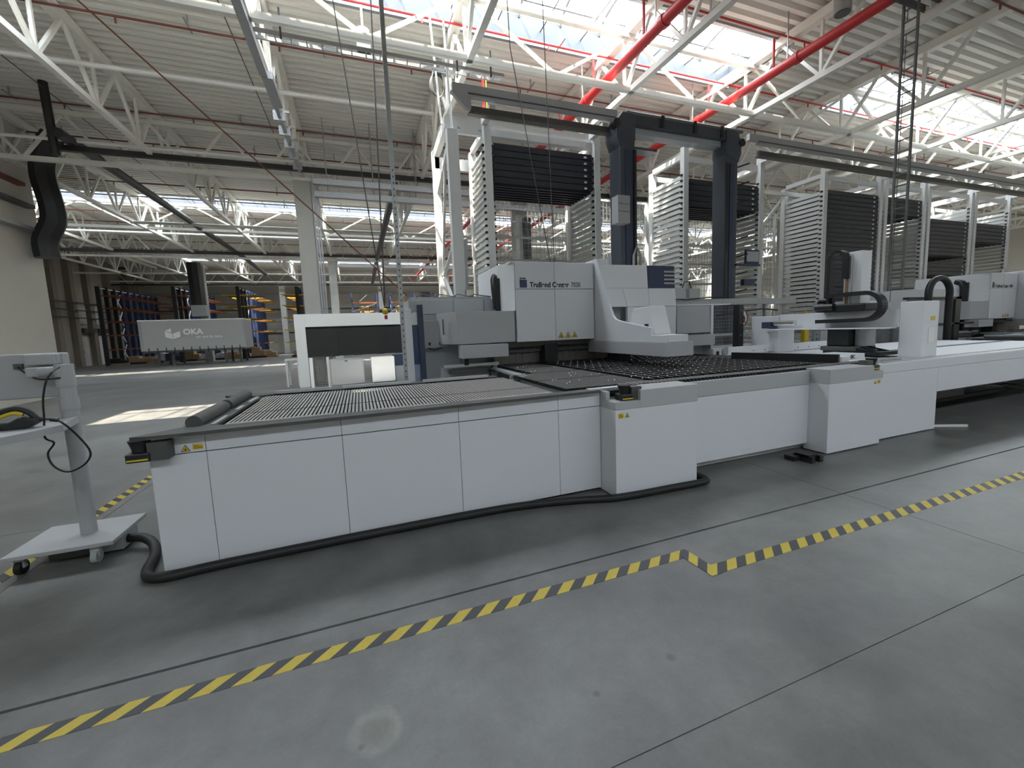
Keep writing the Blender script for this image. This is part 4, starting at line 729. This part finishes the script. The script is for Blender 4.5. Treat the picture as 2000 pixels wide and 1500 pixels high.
# dark ducts
def duct(pts, r, m, label): return tag(MB().tube(pts, r, 8).build('ventilation_duct', m), label, 'duct')
duct(smooth([(-8.15, 17.5, 7.9), (-8.32, 17.5, 7.6), (-8.50, 17.5, 7.1), (-8.54, 17.5, 6.6), (-8.45, 17.5, 5.9), (-8.46, 17.5, 5.4), (-8.72, 17.5, 4.8), (-8.72, 17.5, 4.3)], 4), .30, M_BLACK, 'thick dark duct dropping beside the near left wall')
duct([(-11.0, 38.1, 7.3), (-10.95, 38.1, 4.2)], .45, M_BLACK, 'thick dark duct dropping beside the column over the trailer')
tag(B('duct_box', M_STAND, None, -11.3, -10.4, 37.6, 38.4, 3.4, 4.2), 'grey filter box on the column over the trailer', 'box')
duct([(-6.9, 15.0, 7.1), (-6.9, 34, 7.1), (-6.9, 41, 6.9)], .13, M_BLACK, 'dark round duct running back over the trailer')
duct([(1.6, 16.5, 6.95), (1.6, 33, 6.95), (1.6, 44, 6.6)], .15, M_BLACK, 'dark round duct running back behind the white frame'); duct([(-7.1, 15.2, 6.6), (-7.15, 15.2, 8.5)], .1, M_BLACK, 'short upright dark duct stub near the left wall')
duct([(6.33, 15.5, 0), (6.33, 15.5, 5.8)], .17, M_BLACK, 'dark duct pipe beside the column behind the storage tower')
for i, (y0, y1, z, m) in enumerate(((7, 17.8, 5.05, M_GALV), (7, 17.6, 5.75, M_TRIM), (7, 17.4, 6.35, M_REDD))): tag(B('wall_tray', m, None, XN, XN+.28-.05*i, y0, y1, z, z+.1), ('galvanised cable tray on the near left wall, lowest', 'dark cable tray on the near left wall, middle', 'reddish pipe tray on the near left wall, highest')[i], 'cable tray')

# ---- far side of the hall: swap body trailer, racks, pallets
T = thing('swap_trailer', (-10.5, 35, 0), 'grey curtain sided swap body with white company lettering standing on legs', 'trailer')
tx0, tx1, ty0, ty1 = -13.47, -7.6, 35.0, 37.3
B('curtain_side', M_TARP, T, tx0, tx1, ty0, ty1, 1.03, 3.0, .02); B('roof_rail', M_WHITE, T, tx0-.05, tx1+.05, ty0-.04, ty1, 3.0, 3.08); B('end_wall', M_STAND, T, tx1, tx1+.05, ty0, ty1, 1.0, 3.0); B('floor_beam', M_TRIM, T, tx0, tx1, ty0+.02, ty1, .9, 1.03); B('side_post', M_GALV, T, tx0-.04, tx0+.08, ty0-.03, ty0, 1.03, 3.0)
for x in (-12.7, -11.9, -8.9, -8.0): MB().box(x-.06, x+.06, ty0+.2, ty0+.3, 0, .9).build('leg', M_TRIM, T); MB().box(x-.06, x+.06, ty1-.3, ty1-.2, 0, .9).build('leg', M_TRIM, T)
s = B('strap', M_BLK, T, tx0+.35, tx0+.40, ty0-.02, ty0, .85, 1.22); row(T, s, [(.47*k, 0, 0) for k in range(1, 12)])
yy = ty0-.025
text('lettering', 'OKA', .52, M_WHITE, T, (-11.12, yy, 2.07), (1, 0, 0), (0, 0, 1), .018); text('lettering', 'wir sind ihr büro.', .22, M_WHITE, T, (-10.42, yy, 1.80), (1, 0, 0), (0, 0, 1), .004)
MB().prism([(-12.12, 2.30), (-11.72, 2.14), (-11.72, 1.76), (-12.12, 1.92)], 'y', yy-.01, yy).build('logo_face', M_WHITE, T); MB().prism([(-11.69, 2.14), (-11.29, 2.30), (-11.29, 1.92), (-11.69, 1.76)], 'y', yy-.01, yy).build('logo_face', M_WHITE, T); MB().prism([(-12.12, 2.34), (-11.77, 2.5), (-11.77, 2.22)], 'y', yy-.01, yy).build('logo_face', M_WHITE, T)
def rack(x, lab, sides):
    t = thing('cantilever_rack', (x, 40, 0), lab, 'rack', 'cantilever racks at the far wall')
    arms = {}
    for k in range(10):
        y = 40+1.05*k; m = M_BLACK if k < 3 else M_RACKB
        B('upright', m, t, x-.12, x+.12, y-.08, y+.08, 0, 5.8)
        for z in (1.15, 2.2, 3.2, 4.2, 5.1):
            for s in sides:
                if (k, s) not in arms: arms[k, s] = (MB().bar((x+.1*s, y, z), (x+1.15*s, y, z+.05), .06, .08).build('arm', M_ORANGE if (k % 3 or x < -12) else M_YELP, t), z)
                else: row(t, arms[k, s][0], [(0, 0, z-arms[k, s][1])])
    for z in (5.5,): MB().bar((x, 40, 5.7), (x, 49.5, 5.7), .05).build('tie', M_WHITE, t)
    for k in range(4): MB().bar((x, 42.1, .3+1.3*k), (x, 43.15, 1.6+1.3*k), .05).build('cross_brace', M_WHITE, t); MB().bar((x, 43.15, .3+1.3*k), (x, 42.1, 1.6+1.3*k), .05).build('cross_brace', M_WHITE, t)
rack(-17.5, 'blue cantilever rack nearest the brown left wall', (1,)); rack(-13.0, 'blue cantilever rack behind the left half of the trailer', (1, -1)); rack(-8.8, 'blue cantilever rack with orange arms at the right end of the trailer', (1, -1)); rack(-4.6, 'blue cantilever rack just left of the white frame', (1, -1))
def prack(x, lab):
    t = thing('pallet_rack', (x, 46, 0), lab, 'rack', 'pallet racks at the far wall')
    for y in (44, 45.2, 46.4): B('upright', M_RACKB, t, x-.06, x+.06, y-.06, y+.06, 0, 5.6); B('upright', M_RACKB, t, x+2.2, x+2.32, y-.06, y+.06, 0, 5.6)
    for k in range(6): MB().bar((x, 44, .3+.85*k), (x, 45.2, 1.15+.85*k), .05).build('lattice', M_GALV, t); MB().bar((x+.5*(k % 2), 43.95, .4+.85*k), (x+2.2-.8*(k % 2), 43.95, 1.2+.85*k), .04).build('lattice', M_GALV, t)
    for z in (1.6, 3.2, 4.6): MB().box(x, x+2.3, 43.93, 44.0, z, z+.12).build('beam', M_ORANGE, t)
prack(-.4, 'blue pallet rack above the white frame, left one'); prack(3.2, 'blue pallet rack above the white frame, right one'); prack(7.4, 'blue pallet rack behind the tower end frame')
for i, (x, z, m, sx) in enumerate(((.2, 3.35, M_CARD, 1.8), (3.6, 3.35, M_CARD, 1.5), (3.7, 1.75, M_FOIL, 1.6), (7.8, 3.35, M_CARD, 1.6), (.3, 1.75, M_CARD, 1.7))):
    t = thing('pallet_load', (x+.6, 45, z), ('brown boxed load high in the left pallet rack', 'brown boxed load high in the right pallet rack', 'foil wrapped load low in the right pallet rack', 'brown boxed load in the pallet rack behind the end frame', 'brown boxed load low in the left pallet rack')[i], 'pallet load', 'loads in the pallet racks')
    B('pallet', M_WOOD, t, x, x+sx, 44.1, 45.1, z-.02, z+.1); B('box', m, t, x+.05, x+sx*.5, 44.15, 45.0, z+.1, z+1.0, .02); B('box', m, t, x+sx*.52, x+sx-.05, 44.15, 45.0, z+.1, z+.8, .02)
gd = [(-17.0, 40.6, M_BLACK, .5, 'dark machine parts heaped'), (-16.0, 40.9, M_CARD, .6, 'small brown crate'), (-15.2, 41.0, M_CARD, .5, 'low brown carton'), (-14.6, 41.2, M_FOIL, .8, 'foil wrapped bundle'), (-13.7, 40.8, M_RACKB, .7, 'blue wrapped bundle'), (-12.6, 41.2, M_CARD, .8, 'large brown carton'), (-11.6, 41.0, M_FOIL, .6, 'grey covered machine'), (-10.6, 41.0, M_FOIL, .6, 'long grey covered machine'), (-9.6, 40.8, M_CARD, .6, 'brown carton pair'), (-8.0, 41.2, M_CARD, .9, 'tall carton stack'), (-7.2, 41.4, M_CARD, .6, 'carton on dark pallet'), (-4.6, 39.0, M_WOOD, .5, 'open wooden crate'), (-9.0, 41.8, M_WHITE, .5, 'white foil heap')]
for i, (x, y, m, h, lab) in enumerate(gd):
    t = thing('floor_goods', (x, y, 0), lab+' on the floor '+('by the brown left wall' if x < -15 else 'seen under the trailer' if x < -8.5 else 'right of the trailer' if x < -6 else 'left of the white frame'), 'goods', 'goods on the floor at the far end')
    B('pallet', M_BLACK if i % 2 else M_WOOD, t, x-.6, x+.6, y-.4, y+.4, 0, .14); 
    if m is M_FOIL: MB().prism([(x-.5, .14), (x+.5, .14), (x+.42, h*.8), (x+.1, h), (x-.3, h*.85)], 'y', y-.35, y+.35).build('load', m, t, .05)
    else: B('load', m, t, x-.5, x+.15, y-.35, y+.35, .14, h, .02); B('load', m, t, x+.17, x+.5, y-.33, y+.3, .14, h*.7, .02)
